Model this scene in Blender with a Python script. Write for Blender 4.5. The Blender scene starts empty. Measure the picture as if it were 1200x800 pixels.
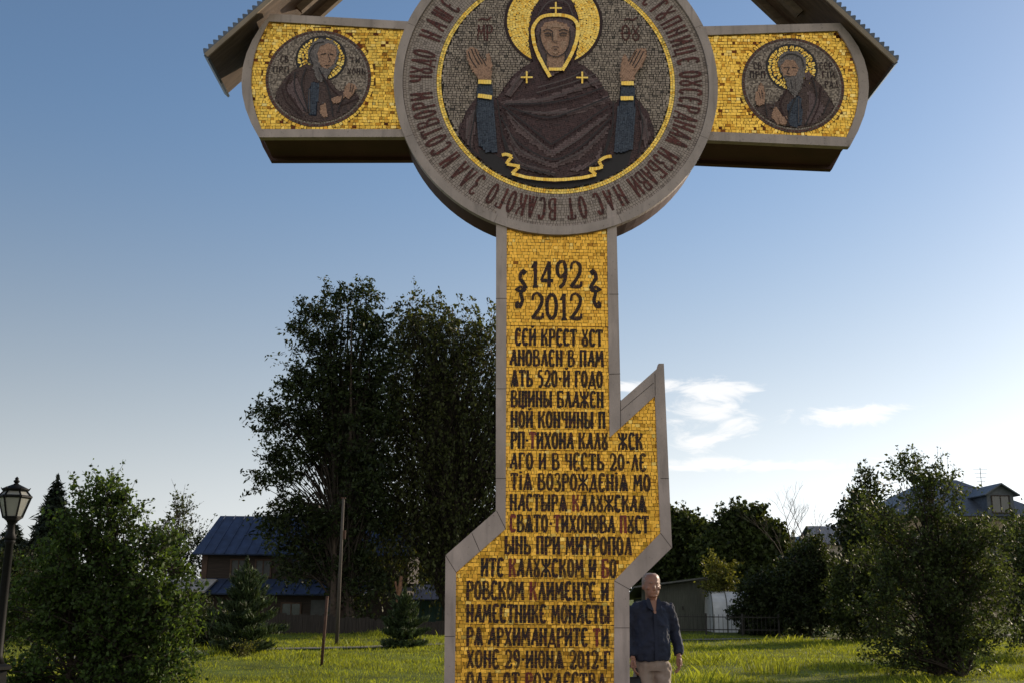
import bpy, math, random
import numpy as np
from mathutils import Vector, Matrix
from mathutils.geometry import tessellate_polygon

C = bpy.context.scene.collection
R = math.radians
random.seed(7)
rng = np.random.default_rng(11)

# ------------------------------------------------------------------ camera
F = 1256.155; TH = .228; RO = .0101; YW = -.0175; D = 9.3; H = 1.6
cam_d = bpy.data.cameras.new('camera'); cam = bpy.data.objects.new('camera', cam_d); C.objects.link(cam)
cam_d.sensor_width = 36; cam_d.lens = F/1200*36; cam_d.clip_start = .1; cam_d.clip_end = 8000
r0 = Vector((1, 0, 0)); u0 = Vector((0, -math.sin(TH), math.cos(TH))); f0 = Vector((0, math.cos(TH), math.sin(TH)))
rt = r0*math.cos(RO) + u0*math.sin(RO); up = -r0*math.sin(RO) + u0*math.cos(RO)
m = Matrix((rt, up, -f0)).transposed().to_4x4(); m.translation = (0, 0, H)
cam.matrix_world = m
bpy.context.scene.camera = cam

# ------------------------------------------------------------------ light
SUN_AZ, SUN_EL = 50, 19         # degrees to the right of the view, above the horizon
SUN_STR, SKY_STR, EXPO = 5.0, .13, 0.0
sd = bpy.data.lights.new('sun', 'SUN'); sun = bpy.data.objects.new('sun', sd); C.objects.link(sun)
sd.energy = SUN_STR; sd.angle = R(.5); sd.color = (1, .83, .62)
sdir = Vector((math.sin(R(SUN_AZ))*math.cos(R(SUN_EL)), math.cos(R(SUN_AZ))*math.cos(R(SUN_EL)), math.sin(R(SUN_EL))))
sun.rotation_euler = (-sdir).to_track_quat('-Z', 'Y').to_euler()
sun.location = (40, 30, 30)
sc = bpy.context.scene
sc.view_settings.view_transform = 'Standard'; sc.view_settings.look = 'None'
sc.view_settings.exposure = EXPO; sc.view_settings.gamma = 1
sc.view_settings.use_curve_mapping = False

def ray(px, py):
    dx = (px-600)/F; dy = -(py-400)/F
    c, s = math.cos(RO), math.sin(RO)
    dx, dy = c*dx-s*dy, s*dx+c*dy
    return Vector((dx, math.cos(TH)-dy*math.sin(TH), math.sin(TH)+dy*math.cos(TH)))
def P(px, py, Y):                   # world point on the vertical plane at distance Y
    r = ray(px, py); return r*(Y/r.y) + Vector((0, 0, H))
def gp(px, py, z=0):                # world point on the ground
    r = ray(px, py); return r*((z-H)/r.z) + Vector((0, 0, H))

w = bpy.data.worlds.new('World'); sc.world = w; w.use_nodes = True
nt = w.node_tree; nt.nodes.clear()
def N(t, **k):
    n = nt.nodes.new(t)
    for a, b in k.items(): setattr(n, a, b)
    return n
def mth(nt_, op, a, b=None, clamp=False):
    n = nt_.nodes.new('ShaderNodeMath'); n.operation = op; n.use_clamp = clamp
    for i, v in enumerate((a, b)):
        if v is None: continue
        if isinstance(v, (int, float)): n.inputs[i].default_value = v
        else: nt_.links.new(v, n.inputs[i])
    return n.outputs[0]
out = N('ShaderNodeOutputWorld'); bg = N('ShaderNodeBackground')
sky = N('ShaderNodeTexSky', sky_type='NISHITA', sun_disc=False)
sky.sun_elevation = R(SUN_EL); sky.sun_rotation = R(SUN_AZ)
sky.altitude = 100; sky.air_density = 1.0; sky.dust_density = .4; sky.ozone_density = 2.4
tc = N('ShaderNodeTexCoord'); sep = N('ShaderNodeSeparateXYZ'); nt.links.new(tc.outputs['Generated'], sep.inputs[0])
az = mth(nt, 'ARCTAN2', sep.outputs[0], sep.outputs[1]); el = mth(nt, 'ARCSINE', sep.outputs[2])
comb = N('ShaderNodeCombineXYZ'); nt.links.new(az, comb.inputs[0]); nt.links.new(mth(nt, 'MULTIPLY', el, 2.6), comb.inputs[1])
ns = N('ShaderNodeTexNoise'); ns.inputs['Scale'].default_value = 21; ns.inputs['Detail'].default_value = 9
ns.inputs['Roughness'].default_value = .62; ns.inputs['Distortion'].default_value = 1.1
nt.links.new(comb.outputs[0], ns.inputs['Vector'])
def blob(a0, e0, sa, se, amp):
    x = mth(nt, 'POWER', mth(nt, 'ABSOLUTE', mth(nt, 'DIVIDE', mth(nt, 'SUBTRACT', az, a0), sa)), 2.)
    y = mth(nt, 'POWER', mth(nt, 'ABSOLUTE', mth(nt, 'DIVIDE', mth(nt, 'SUBTRACT', el, e0), se)), 2.)
    return mth(nt, 'MULTIPLY', mth(nt, 'EXPONENT', mth(nt, 'MULTIPLY', mth(nt, 'ADD', x, y), -1.)), amp)
def azel(px, py):
    d = ray(px, py).normalized(); return math.atan2(d.x, d.y), math.asin(d.z)
tot = None
for (px, py, sx, sy, amp) in ((790, 452, 85, 9, .8), (858, 458, 34, 8, .5), (825, 480, 46, 22, .75), (862, 500, 30, 24, .5), (815, 518, 30, 16, .55), (850, 540, 60, 6, .6), (985, 488, 66, 12, .8), (1030, 478, 40, 6, .5),
                              (925, 546, 120, 6, .75), (760, 545, 60, 8, .4), (1060, 560, 80, 5, .55), (740, 450, 30, 10, .35), (1130, 530, 80, 14, .35)):
    a0, e0 = azel(px, py)
    b = blob(a0, e0, sx/F, sy/F, amp)
    tot = b if tot is None else mth(nt, 'ADD', tot, b)
cl = mth(nt, 'ADD', tot, mth(nt, 'MULTIPLY', mth(nt, 'SUBTRACT', ns.outputs[0], .5), 2.0))
clm = N('ShaderNodeMapRange', interpolation_type='SMOOTHSTEP'); clm.inputs[1].default_value = .28; clm.inputs[2].default_value = .85
nt.links.new(cl, clm.inputs[0])
gate = mth(nt, 'MULTIPLY', tot, 4., True)
front = mth(nt, 'MULTIPLY', mth(nt, 'MULTIPLY', clm.outputs[0], gate), .68)
# unseen bright cloud added behind the camera to brighten the gold's reflections
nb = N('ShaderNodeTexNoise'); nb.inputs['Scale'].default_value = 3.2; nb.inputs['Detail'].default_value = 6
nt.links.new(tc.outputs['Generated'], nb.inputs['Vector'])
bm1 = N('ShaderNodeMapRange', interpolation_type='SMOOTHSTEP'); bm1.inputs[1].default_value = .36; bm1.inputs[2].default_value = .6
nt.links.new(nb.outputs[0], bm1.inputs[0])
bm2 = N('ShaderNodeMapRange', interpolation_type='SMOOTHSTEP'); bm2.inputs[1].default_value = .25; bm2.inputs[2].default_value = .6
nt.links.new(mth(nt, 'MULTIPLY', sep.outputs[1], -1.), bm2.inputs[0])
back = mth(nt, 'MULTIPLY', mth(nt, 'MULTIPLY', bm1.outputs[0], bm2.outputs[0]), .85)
mix1 = N('ShaderNodeMix', data_type='RGBA'); mix2 = N('ShaderNodeMix', data_type='RGBA')
# the low sky is a neutral milky white
bw = N('ShaderNodeRGBToBW'); nt.links.new(sky.outputs[0], bw.inputs[0])
vs = N('ShaderNodeVectorMath', operation='SCALE'); vs.inputs[0].default_value = (1.08, 1.11, 1.15); nt.links.new(bw.outputs[0], vs.inputs['Scale'])
hz = N('ShaderNodeMapRange', interpolation_type='SMOOTHSTEP'); hz.inputs[1].default_value = 0.; hz.inputs[2].default_value = .46
hz.inputs[3].default_value = .88; hz.inputs[4].default_value = 0.; nt.links.new(el, hz.inputs[0])
mixh = N('ShaderNodeMix', data_type='RGBA'); nt.links.new(hz.outputs[0], mixh.inputs['Factor'])
nt.links.new(sky.outputs[0], mixh.inputs['A']); nt.links.new(vs.outputs[0], mixh.inputs['B'])
nt.links.new(front, mix1.inputs['Factor']); nt.links.new(mixh.outputs['Result'], mix1.inputs['A'])
mix1.inputs['B'].default_value = (9.0, 8.75, 8.5, 1)
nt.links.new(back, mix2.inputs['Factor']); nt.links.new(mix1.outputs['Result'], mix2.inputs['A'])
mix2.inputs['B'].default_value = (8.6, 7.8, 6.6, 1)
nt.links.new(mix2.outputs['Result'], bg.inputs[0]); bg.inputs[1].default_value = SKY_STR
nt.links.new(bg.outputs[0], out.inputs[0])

# ------------------------------------------------------------------ materials
def mat(name, col, rough=.7, metal=0., var=.25, scale=6., bump=0., bscale=None, spec=.5, coord='Object', stretch=(1, 1, 1), island=0., trans=0., dark=None):
    m = bpy.data.materials.new(name); m.use_nodes = True; t = m.node_tree; b = t.nodes['Principled BSDF']
    b.inputs['Roughness'].default_value = rough; b.inputs['Metallic'].default_value = metal
    b.inputs['Specular IOR Level'].default_value = spec
    co = t.nodes.new('ShaderNodeTexCoord'); mp = t.nodes.new('ShaderNodeMapping'); mp.inputs['Scale'].default_value = stretch
    t.links.new(co.outputs[coord], mp.inputs[0])
    n = t.nodes.new('ShaderNodeTexNoise'); n.inputs['Scale'].default_value = scale; n.inputs['Detail'].default_value = 6
    t.links.new(mp.outputs[0], n.inputs['Vector'])
    rp = t.nodes.new('ShaderNodeMapRange'); rp.inputs[1].default_value = .3; rp.inputs[2].default_value = .7
    rp.inputs[3].default_value = 1-var; rp.inputs[4].default_value = 1+var
    t.links.new(n.outputs[0], rp.inputs[0]); val = rp.outputs[0]
    if island:
        g = t.nodes.new('ShaderNodeNewGeometry'); r2 = t.nodes.new('ShaderNodeMapRange')
        r2.inputs[3].default_value = 1-island; r2.inputs[4].default_value = 1+island
        t.links.new(g.outputs['Random Per Island'], r2.inputs[0]); val = mth(t, 'MULTIPLY', val, r2.outputs[0])
    vm = t.nodes.new('ShaderNodeVectorMath'); vm.operation = 'SCALE'; vm.inputs[0].default_value = col
    t.links.new(val, vm.inputs['Scale']); t.links.new(vm.outputs[0], b.inputs['Base Color'])
    if bump:
        n2 = t.nodes.new('ShaderNodeTexNoise'); n2.inputs['Scale'].default_value = bscale or scale*4; n2.inputs['Detail'].default_value = 5
        t.links.new(mp.outputs[0], n2.inputs['Vector'])
        bp = t.nodes.new('ShaderNodeBump'); bp.inputs['Strength'].default_value = bump; bp.inputs['Distance'].default_value = .02
        t.links.new(n2.outputs[0], bp.inputs['Height']); t.links.new(bp.outputs[0], b.inputs['Normal'])
    if trans:
        tr = t.nodes.new('ShaderNodeBsdfTranslucent'); mx = t.nodes.new('ShaderNodeMixShader'); mx.inputs[0].default_value = trans
        v2 = t.nodes.new('ShaderNodeVectorMath'); v2.operation = 'MULTIPLY'; v2.inputs[1].default_value = (1.5, 1.35, .6)
        t.links.new(vm.outputs[0], v2.inputs[0]); t.links.new(v2.outputs[0], tr.inputs[0])
        t.links.new(b.outputs[0], mx.inputs[1]); t.links.new(tr.outputs[0], mx.inputs[2])
        t.links.new(mx.outputs[0], t.nodes['Material Output'].inputs[0])
    return m

def ramp_mat(name, stops, rough, metal, bump=0., bscale=60, rvar=0.):
    """one colour per tessera, picked from a ramp"""
    m = bpy.data.materials.new(name); m.use_nodes = True; t = m.node_tree; b = t.nodes['Principled BSDF']
    g = t.nodes.new('ShaderNodeNewGeometry'); r = t.nodes.new('ShaderNodeValToRGB'); r.color_ramp.interpolation = 'LINEAR'
    e = r.color_ramp.elements
    while len(e) < len(stops): e.new(.5)
    for i, (p, c) in enumerate(stops): e[i].position = p; e[i].color = (*c, 1)
    t.links.new(g.outputs['Random Per Island'], r.inputs[0]); t.links.new(r.outputs[0], b.inputs['Base Color'])
    b.inputs['Roughness'].default_value = rough; b.inputs['Metallic'].default_value = metal
    if rvar:
        mr = t.nodes.new('ShaderNodeMapRange'); mr.inputs[3].default_value = rough-rvar; mr.inputs[4].default_value = rough+rvar
        fr = mth(t, 'FRACT', mth(t, 'MULTIPLY', g.outputs['Random Per Island'], 37.7))
        t.links.new(fr, mr.inputs[0]); t.links.new(mr.outputs[0], b.inputs['Roughness'])
    if bump:
        co = t.nodes.new('ShaderNodeTexCoord'); n2 = t.nodes.new('ShaderNodeTexNoise'); n2.inputs['Scale'].default_value = bscale
        t.links.new(co.outputs['Object'], n2.inputs['Vector'])
        bp = t.nodes.new('ShaderNodeBump'); bp.inputs['Strength'].default_value = bump; bp.inputs['Distance'].default_value = .01
        t.links.new(n2.outputs[0], bp.inputs['Height']); t.links.new(bp.outputs[0], b.inputs['Normal'])
    return m

SET = {}
def crackle(name, col, col2, scale=42., rough=.5, grout=(.012, .009, .009)):
    m = mat(name+'_joint', tuple(.55*c for c in col), .8, var=.2, scale=30, spec=.2)
    SET[m.name] = ramp_mat(name, [(0, tuple(.8*c for c in col)), (.2, tuple(.65*c+.35*d for c, d in zip(col, col2))), (.85, tuple(.35*c+.65*d for c, d in zip(col, col2))), (1, col2)], rough, 0, .1)
    return m

M = {}
M['stone'] = mat('grey_stone', (.44, .36, .33), .6, var=.2, scale=5, bump=.18, bscale=45, stretch=(1, 1, .45))
def stains(m):
    t = m.node_tree; b = t.nodes['Principled BSDF']; src = b.inputs['Base Color'].links[0].from_socket
    co = t.nodes.new('ShaderNodeTexCoord'); last = src
    for sc_, st, lo, hi, k in ((9., (1.6, 1, .16), .56, .72, .72), (38., (1, 1, 1), .64, .72, .6), (2.2, (1, 1, 1), .45, .62, 1.14)):
        mp = t.nodes.new('ShaderNodeMapping'); mp.inputs['Scale'].default_value = st; n = t.nodes.new('ShaderNodeTexNoise'); n.inputs['Scale'].default_value = sc_; n.inputs['Detail'].default_value = 5
        mr = t.nodes.new('ShaderNodeMapRange'); mr.inputs[1].default_value = lo; mr.inputs[2].default_value = hi; mr.inputs[3].default_value = 1.; mr.inputs[4].default_value = k
        v = t.nodes.new('ShaderNodeVectorMath'); v.operation = 'SCALE'
        t.links.new(co.outputs['Object'], mp.inputs[0]); t.links.new(mp.outputs[0], n.inputs['Vector']); t.links.new(n.outputs[0], mr.inputs[0]); t.links.new(last, v.inputs[0]); t.links.new(mr.outputs[0], v.inputs['Scale']); last = v.outputs[0]
    t.links.new(last, b.inputs['Base Color'])
stains(M['stone'])
M['stone_dark'] = mat('dark_stone_body', (.085, .034, .030), .7, var=.25, scale=3, bump=.15)
M['grout'] = mat('brown_grout', (.17, .075, .02), .9, var=.2, scale=30)
M['ggrout'] = mat('grey_grout', (.03, .024, .022), .9, var=.2, scale=30)
GOLD = [(0, (.11, .028, .01)), (.03, (.16, .05, .012)), (.045, (.55, .26, .03)), (.3, (.86, .51, .075)), (.6, (1., .64, .11)), (.9, (.95, .6, .105)), (1., (1., .76, .26))]
GOLDN = [(0, (.2, .07, .01)), (.008, (.62, .32, .04)), (.2, (.88, .475, .06)), (.6, (1., .575, .085)), (.94, (1., .56, .08)), (1., (1., .74, .22))]
M['gold'] = ramp_mat('gold_smalti_panel', GOLDN, .36, .75, .15, 45, .08)
M['gold_old'] = ramp_mat('gold_smalti', GOLD, .3, .85, .25, 45, .1)
M['gold2'] = ramp_mat('gold_leaf_smalti', [(0, (.7, .38, .05)), (.15, (.95, .6, .1)), (1, (1., .74, .2))], .34, .8, .12, 45, .06)
M['greytess'] = ramp_mat('grey_brown_smalti', [(0, (.06, .048, .04)), (.07, (.29, .225, .182)), (.55, (.41, .322, .265)), (1, (.52, .415, .335))], .55, 0, .1)
M['pinktess'] = ramp_mat('pale_grey_smalti', [(0, (.22, .17, .145)), (.15, (.385, .305, .268)), (1, (.47, .38, .335))], .55, 0, .1)
M['greybase'] = mat('brown_grey_joint', (.16, .125, .105), .85, var=.2, scale=30)
M['letter'] = ramp_mat('dark_maroon_smalti', [(0, (.010, .004, .005)), (.5, (.024, .006, .006)), (.85, (.042, .009, .008)), (1, (.08, .018, .012))], .6, 0)
M['redletter'] = ramp_mat('red_smalti', [(0, (.12, .008, .008)), (.6, (.2, .014, .012)), (1, (.28, .03, .02))], .42, 0)
M['ringletter'] = ramp_mat('maroon_smalti', [(0, (.05, .010, .008)), (.5, (.10, .020, .015)), (1, (.15, .034, .026))], .6, 0)
M['robe'] = crackle('maroon_robe_smalti', (0.0414, 0.0161, 0.0184), (0.0961, 0.0390, 0.0390))
M['robe_mid'] = crackle('plum_fold_smalti', (0.1271, 0.0747, 0.0777), (0.2035, 0.1316, 0.1316))
M['robe_light'] = crackle('grey_fold_smalti', (0.2600, 0.2113, 0.2113), (0.4062, 0.3413, 0.3250))
M['robe_black'] = mat('black_smalti', (.012, .008, .01), .5, var=.3, scale=40)
M['blue'] = crackle('blue_sleeve_smalti', (0.0225, 0.0325, 0.0625), (0.0625, 0.0850, 0.1250))
M['skin_m'] = crackle('ochre_skin_smalti', (0.4261, 0.2393, 0.1563), (0.5858, 0.3350, 0.2233), 60, grout=(.08, .045, .03))
M['skin_hi'] = crackle('light_skin_smalti', (0.5045, 0.3075, 0.2074), (0.5991, 0.3718, 0.2574), 60, grout=(.16, .1, .06))
M['hair_m'] = crackle('grey_hair_smalti', (0.1575, 0.1320, 0.1275), (0.2678, 0.2250, 0.2175), 60)
M['brownrobe'] = crackle('brown_habit_smalti', (0.0578, 0.0300, 0.0270), (0.1155, 0.0630, 0.0525))
M['roof_metal'] = mat('dark_roof_sheet', (.10, .12, .15), .4, .5, var=.2, scale=5)
M['soffit'] = mat('brown_soffit_board', (.11, .072, .045), .7, var=.35, scale=5, stretch=(1, 6, 1), bump=.2)
M['fascia'] = mat('tan_fascia_board', (.30, .235, .175), .65, var=.2, scale=6, stretch=(1, 5, 1))
M['rafter'] = mat('light_rafter_wood', (.15, .105, .065), .65, var=.3, scale=7, stretch=(1, 1, 4))

# ------------------------------------------------------------------ helpers
class MB:
    def __init__(s): s.v = []; s.f = []; s.mi = []
    def quad(s, pts, mi=0):
        i = len(s.v); s.v += [tuple(p) for p in pts]; s.f.append(tuple(range(i, i+len(pts)))); s.mi.append(mi)
    def box(s, x0, x1, y0, y1, z0, z1, mi=0, mtx=None):
        p = [Vector(q) for q in ((x0, y0, z0), (x1, y0, z0), (x1, y1, z0), (x0, y1, z0), (x0, y0, z1), (x1, y0, z1), (x1, y1, z1), (x0, y1, z1))]
        if mtx: p = [mtx @ q for q in p]
        i = len(s.v); s.v += [tuple(q) for q in p]
        for f in ((0, 3, 2, 1), (4, 5, 6, 7), (0, 1, 5, 4), (1, 2, 6, 5), (2, 3, 7, 6), (3, 0, 4, 7)):
            s.f.append(tuple(i+k for k in f)); s.mi.append(mi)
    def tube(s, pts, rad, n=8, mi=0, caps=True, flat=1.):
        pts = [Vector(p) for p in pts]; rings = []
        ref = Vector((0, 1, 0))
        for k, p in enumerate(pts):
            a = pts[max(0, k-1)]; b = pts[min(len(pts)-1, k+1)]; d = (b-a).normalized() if (b-a).length > 1e-9 else Vector((0, 0, 1))
            rr = ref if abs(d.dot(ref)) < .95 else Vector((1, 0, 0))
            u = d.cross(rr).normalized(); v = d.cross(u).normalized()
            i = len(s.v)
            for j in range(n):
                t = 2*math.pi*j/n; s.v.append(tuple(p + u*rad[k]*math.cos(t) + v*rad[k]*flat*math.sin(t)))
            rings.append(i)
        for a, b in zip(rings, rings[1:]):
            for j in range(n):
                s.f.append((a+j, a+(j+1) % n, b+(j+1) % n, b+j)); s.mi.append(mi)
        if caps:
            s.f.append(tuple(rings[0]+j for j in reversed(range(n)))); s.mi.append(mi)
            s.f.append(tuple(rings[-1]+j for j in range(n))); s.mi.append(mi)
    def loft(s, rings, n=16, mi=0, caps=True, power=2.):
        """rings: (cx, cy, cz, rx, ry) horizontal superellipses"""
        idx = []
        for (cx, cy, cz, rx, ry) in rings:
            i = len(s.v); idx.append(i)
            for j in range(n):
                t = 2*math.pi*j/n; c, q = math.cos(t), math.sin(t)
                s.v.append((cx+rx*math.copysign(abs(c)**(2/power), c), cy+ry*math.copysign(abs(q)**(2/power), q), cz))
        for a, b in zip(idx, idx[1:]):
            for j in range(n):
                s.f.append((a+j, a+(j+1) % n, b+(j+1) % n, b+j)); s.mi.append(mi)
        if caps:
            s.f.append(tuple(idx[0]+j for j in reversed(range(n)))); s.mi.append(mi)
            s.f.append(tuple(idx[-1]+j for j in range(n))); s.mi.append(mi)
    def ball(s, c, r, n=12, m=8, mi=0):
        s.loft([(c[0], c[1], c[2]+r[2]*-math.cos(math.pi*k/m), max(1e-4, r[0]*math.sin(math.pi*k/m)), max(1e-4, r[1]*math.sin(math.pi*k/m))) for k in range(m+1)], n, mi)
    def plate(s, loops, y0, y1=None, mi=0):
        """loops in the x-z plane (first outer, then holes); front at y0, back at y1"""
        L = [[Vector((p[0], p[1], 0)) for p in lp] for lp in loops]
        tri = tessellate_polygon(L); flat = [p for lp in loops for p in lp]
        i = len(s.v); s.v += [(p[0], y0, p[1]) for p in flat]
        def orient(t, front):
            a, b, c = (flat[k] for k in t)
            cr = (b[0]-a[0])*(c[1]-a[1])-(b[1]-a[1])*(c[0]-a[0])
            return t if (cr > 0) == front else (t[0], t[2], t[1])
        for t in tri: s.f.append(tuple(i+k for k in orient(t, True))); s.mi.append(mi)
        if y1 is None: return
        j = len(s.v); s.v += [(p[0], y1, p[1]) for p in flat]
        for t in tri: s.f.append(tuple(j+k for k in orient(t, False))); s.mi.append(mi)
        o = 0
        for li, lp in enumerate(loops):
            n = len(lp); ar = sum(lp[k][0]*lp[(k+1) % n][1]-lp[(k+1) % n][0]*lp[k][1] for k in range(n))
            ccw = (ar > 0) == (li == 0)
            for k in range(n):
                a, b = o+k, o+(k+1) % n
                s.f.append((i+a, j+a, j+b, i+b) if ccw else (i+b, j+b, j+a, i+a)); s.mi.append(mi)
            o += n
    def build(s, name, mats, parent=None, smooth=False):
        me = bpy.data.meshes.new(name); me.from_pydata(s.v, [], s.f)
        mats = mats if isinstance(mats, (list, tuple)) else [mats]
        for q in mats: me.materials.append(q)
        if len(mats) > 1: me.polygons.foreach_set('material_index', s.mi)
        if smooth: me.polygons.foreach_set('use_smooth', [True]*len(me.polygons))
        me.update()
        o = bpy.data.objects.new(name, me); C.objects.link(o)
        if parent: o.parent = parent
        return o

def quads_obj(name, V, mats, parent=None, mi=None):
    """V: (n,4,3) array of quads -> one mesh"""
    V = np.asarray(V, dtype=np.float32); n, k = V.shape[:2]
    me = bpy.data.meshes.new(name); me.vertices.add(n*k); me.vertices.foreach_set('co', V.reshape(-1))
    me.loops.add(n*k); me.loops.foreach_set('vertex_index', np.arange(n*k, dtype=np.int32))
    me.polygons.add(n); me.polygons.foreach_set('loop_start', np.arange(0, n*k, k, dtype=np.int32))
    me.polygons.foreach_set('loop_total', np.full(n, k, dtype=np.int32))
    mats = mats if isinstance(mats, (list, tuple)) else [mats]
    for q in mats: me.materials.append(q)
    if mi is not None: me.polygons.foreach_set('material_index', np.asarray(mi, dtype=np.int32))
    me.update(calc_edges=True); me.validate()
    o = bpy.data.objects.new(name, me); C.objects.link(o)
    if parent: o.parent = parent
    return o

def thing(name, label, cat, loc=(0, 0, 0), rz=0, group=None):
    o = bpy.data.objects.new(name, None); C.objects.link(o); o.location = loc; o.rotation_euler = (0, 0, rz)
    o.empty_display_size = .2
    return tag(o, label, cat, group)
def tag(o, label=None, cat=None, group=None, kind=None):
    if label: o['label'] = label
    if cat: o['category'] = cat
    if group: o['group'] = group
    if kind: o['kind'] = kind
    return o

# ------------------------------------------------------------------ ground
def gz(x, y):
    def ss(a, b, t): t = np.clip((t-a)/(b-a), 0, 1); return t*t*(3-2*t)
    dip = -1.3*ss(41.5, 47, y)*ss(4, -2, x)
    und = .05*np.sin(x*.55+1.3)*np.sin(y*.42)*ss(14, 22, y)*(1-ss(60, 90, y))
    return dip+und
M['ground'] = mat('grass_ground', (.095, .12, .02), .95, var=.45, scale=.8, bump=.5, bscale=9, spec=.1)
def axis(fine0, fine1, step, far):
    a = list(np.arange(fine0, fine1+step, step)); s = step
    lo, hi = [], []
    x = fine0
    while x > -far: s *= 1.5; x -= s; lo.append(x)
    s = step; x = fine1
    while x < far: s *= 1.5; x += s; hi.append(x)
    return np.array(lo[::-1]+a+hi)
gx, gy = axis(-32, 36, 1.0, 3000), axis(-6, 66, 1.0, 3000)
X, Y = np.meshgrid(gx, gy); Z = gz(X, Y)
nx, ny = len(gx), len(gy)
me = bpy.data.meshes.new('ground')
me.from_pydata(np.c_[X.ravel(), Y.ravel(), Z.ravel()].tolist(), [], [(j*nx+i, j*nx+i+1, (j+1)*nx+i+1, (j+1)*nx+i) for j in range(ny-1) for i in range(nx-1)])
me.polygons.foreach_set('use_smooth', [True]*len(me.polygons)); me.materials.append(M['ground'])
g = bpy.data.objects.new('ground', me); C.objects.link(g); tag(g, kind='structure')

M['path'] = mat('worn_path', (.16, .145, .12), .9, var=.2, scale=3, bump=.2)
pts = [(-16, 20.5), (-9, 26.2), (-2.6, 32.3), (6, 37.5), (19.7, 44.7), (34, 52)]
mb = MB()
for (a, b), (c, d) in zip(pts, pts[1:]):
    for k in range(6):
        q = [(a+(c-a)*t/6, b+(d-b)*t/6) for t in (k, k+1)]
        z = [float(gz(np.array(p[0]), np.array(p[1])))+.03 for p in q]
        mb.quad([(q[0][0], q[0][1], z[0]), (q[1][0], q[1][1], z[1]), (q[1][0]-.5, q[1][1]+.75, z[1]), (q[0][0]-.5, q[0][1]+.75, z[0])])
tag(mb.build('footpath', M['path']), kind='structure')

M['paving'] = mat('dark_red_paving', (.10, .075, .062), .9, var=.3, scale=3, bump=.2)
mb = MB(); mb.plate([[(4.7*math.cos(2*math.pi*k/72), 4.7*math.sin(2*math.pi*k/72)) for k in range(72)]], -.05, -.12)
mb.v = [(v[0]+.4, 9.3+v[2], .012-(v[1]+.05)) if v[1] > -.06 else (v[0]+.4, 9.3+v[2], -.1) for v in mb.v]
mb.f = [f[::-1] for f in mb.f]
tag(mb.build('paving', M['paving']), kind='structure')

# ------------------------------------------------------------------ the cross
U0 = .39153; DZ = 6.28255; DR = 1.52892
nrm = Vector((math.sin(YW), math.cos(YW), 0)); uax = Vector((math.cos(YW), -math.sin(YW), 0))
CROSS = Vector((0, D, 0)) + uax*U0
def cp(px, py, dep=0.):
    r = ray(px, py); t = (D*math.cos(YW)+dep)/(nrm.dot(r)); p = r*t
    return (p - Vector((0, D, 0))).dot(uax)-U0, p.z+H
def zatdep(px, py, z):
    r = ray(px, py); p = r*((z-H)/r.z); return nrm.dot(p)-D*math.cos(YW)
cross = thing('memorial_cross', 'tall stone memorial cross with gold mosaic panels, round icon medallion and small gabled roof', 'cross', CROSS, -YW)

def inset(poly, d):
    n = len(poly); ar = sum(poly[k][0]*poly[(k+1) % n][1]-poly[(k+1) % n][0]*poly[k][1] for k in range(n)); sg = 1 if ar > 0 else -1
    res = []
    for k in range(n):
        a, b, c = (Vector(poly[(k+q) % n]) for q in (-1, 0, 1))
        e1, e2 = (b-a).normalized(), (c-b).normalized()
        n1, n2 = Vector((-e1.y, e1.x))*sg, Vector((-e2.y, e2.x))*sg
        bis = n1+n2; bis = bis/max(.35, bis.length_squared)*2 if bis.length > .1 else n1
        res.append(tuple(b + bis*d))
    return res
def inpoly(poly, x, z):
    ins = np.zeros(x.shape, bool); n = len(poly)
    for k in range(n):
        (x1, z1), (x2, z2) = poly[k], poly[(k+1) % n]
        if z1 == z2: continue
        c = ((z1 > z) != (z2 > z)) & (x < (x2-x1)*(z-z1)/(z2-z1)+x1); ins ^= c
    return ins
def tess_rows(test, x0, x1, rows, wmean, y, tilt=.055, gap=.0019, wave=0.):
    """rows: list of (z0, z1). Returns quads of a hand-laid tessera field facing -y"""
    out = []
    for (z0, z1) in rows:
        x = x0 - random.random()*wmean
        while x < x1:
            wd = wmean*random.uniform(.6, 1.45)
            a, b = x+gap, x+wd-gap; c, d = z0+gap*.8, z1-gap*.8
            j = lambda s: random.uniform(-s, s)
            off = wave*math.sin(a*5+z0*9)
            q = [(a+j(.002), c+off+j(.0025)), (b+j(.002), c+off+j(.0025)), (b+j(.002), d+off+j(.0025)), (a+j(.002), d+off+j(.0025))]
            tx, tz = random.gauss(0, tilt), random.gauss(0, tilt)
            mx, mz = (a+b)/2, (c+d)/2
            out.append([(p[0], y+(p[0]-mx)*tx+(p[1]-mz)*tz, p[1]) for p in q]); x += wd
    V = np.array(out); cen = V.mean(1)
    return V[test(cen[:, 0], cen[:, 2])]
def tess_ring(cx, cz, r0, r1, nr, wmean, y, tilt=.09, gap=.003, test=None):
    out = []
    for k in range(nr):
        a0, a1 = r0+(r1-r0)*k/nr, r0+(r1-r0)*(k+1)/nr
        t = random.random(); rm = (a0+a1)/2; end = t+2*math.pi
        while t < end-wmean*.4/rm:
            dt = wmean*random.uniform(.65, 1.4)/rm; t1 = min(t+dt, end)
            g_ = gap/rm
            cs = [(a0+gap*.7, t+g_), (a0+gap*.7, t1-g_), (a1-gap*.7, t1-g_), (a1-gap*.7, t+g_)]
            p = [(cx+r*math.sin(q), cz+r*math.cos(q)) for r, q in cs][::-1]
            mx = sum(q[0] for q in p)/4; mz = sum(q[1] for q in p)/4
            tx, tz = random.gauss(0, tilt), random.gauss(0, tilt)
            out.append([(q[0], y+(q[0]-mx)*tx+(q[1]-mz)*tz, q[1]) for q in p]); t = t1
    V = np.array(out)
    if test is not None:
        cen = V.mean(1); V = V[test(cen[:, 0], cen[:, 2])]
    return V
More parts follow.
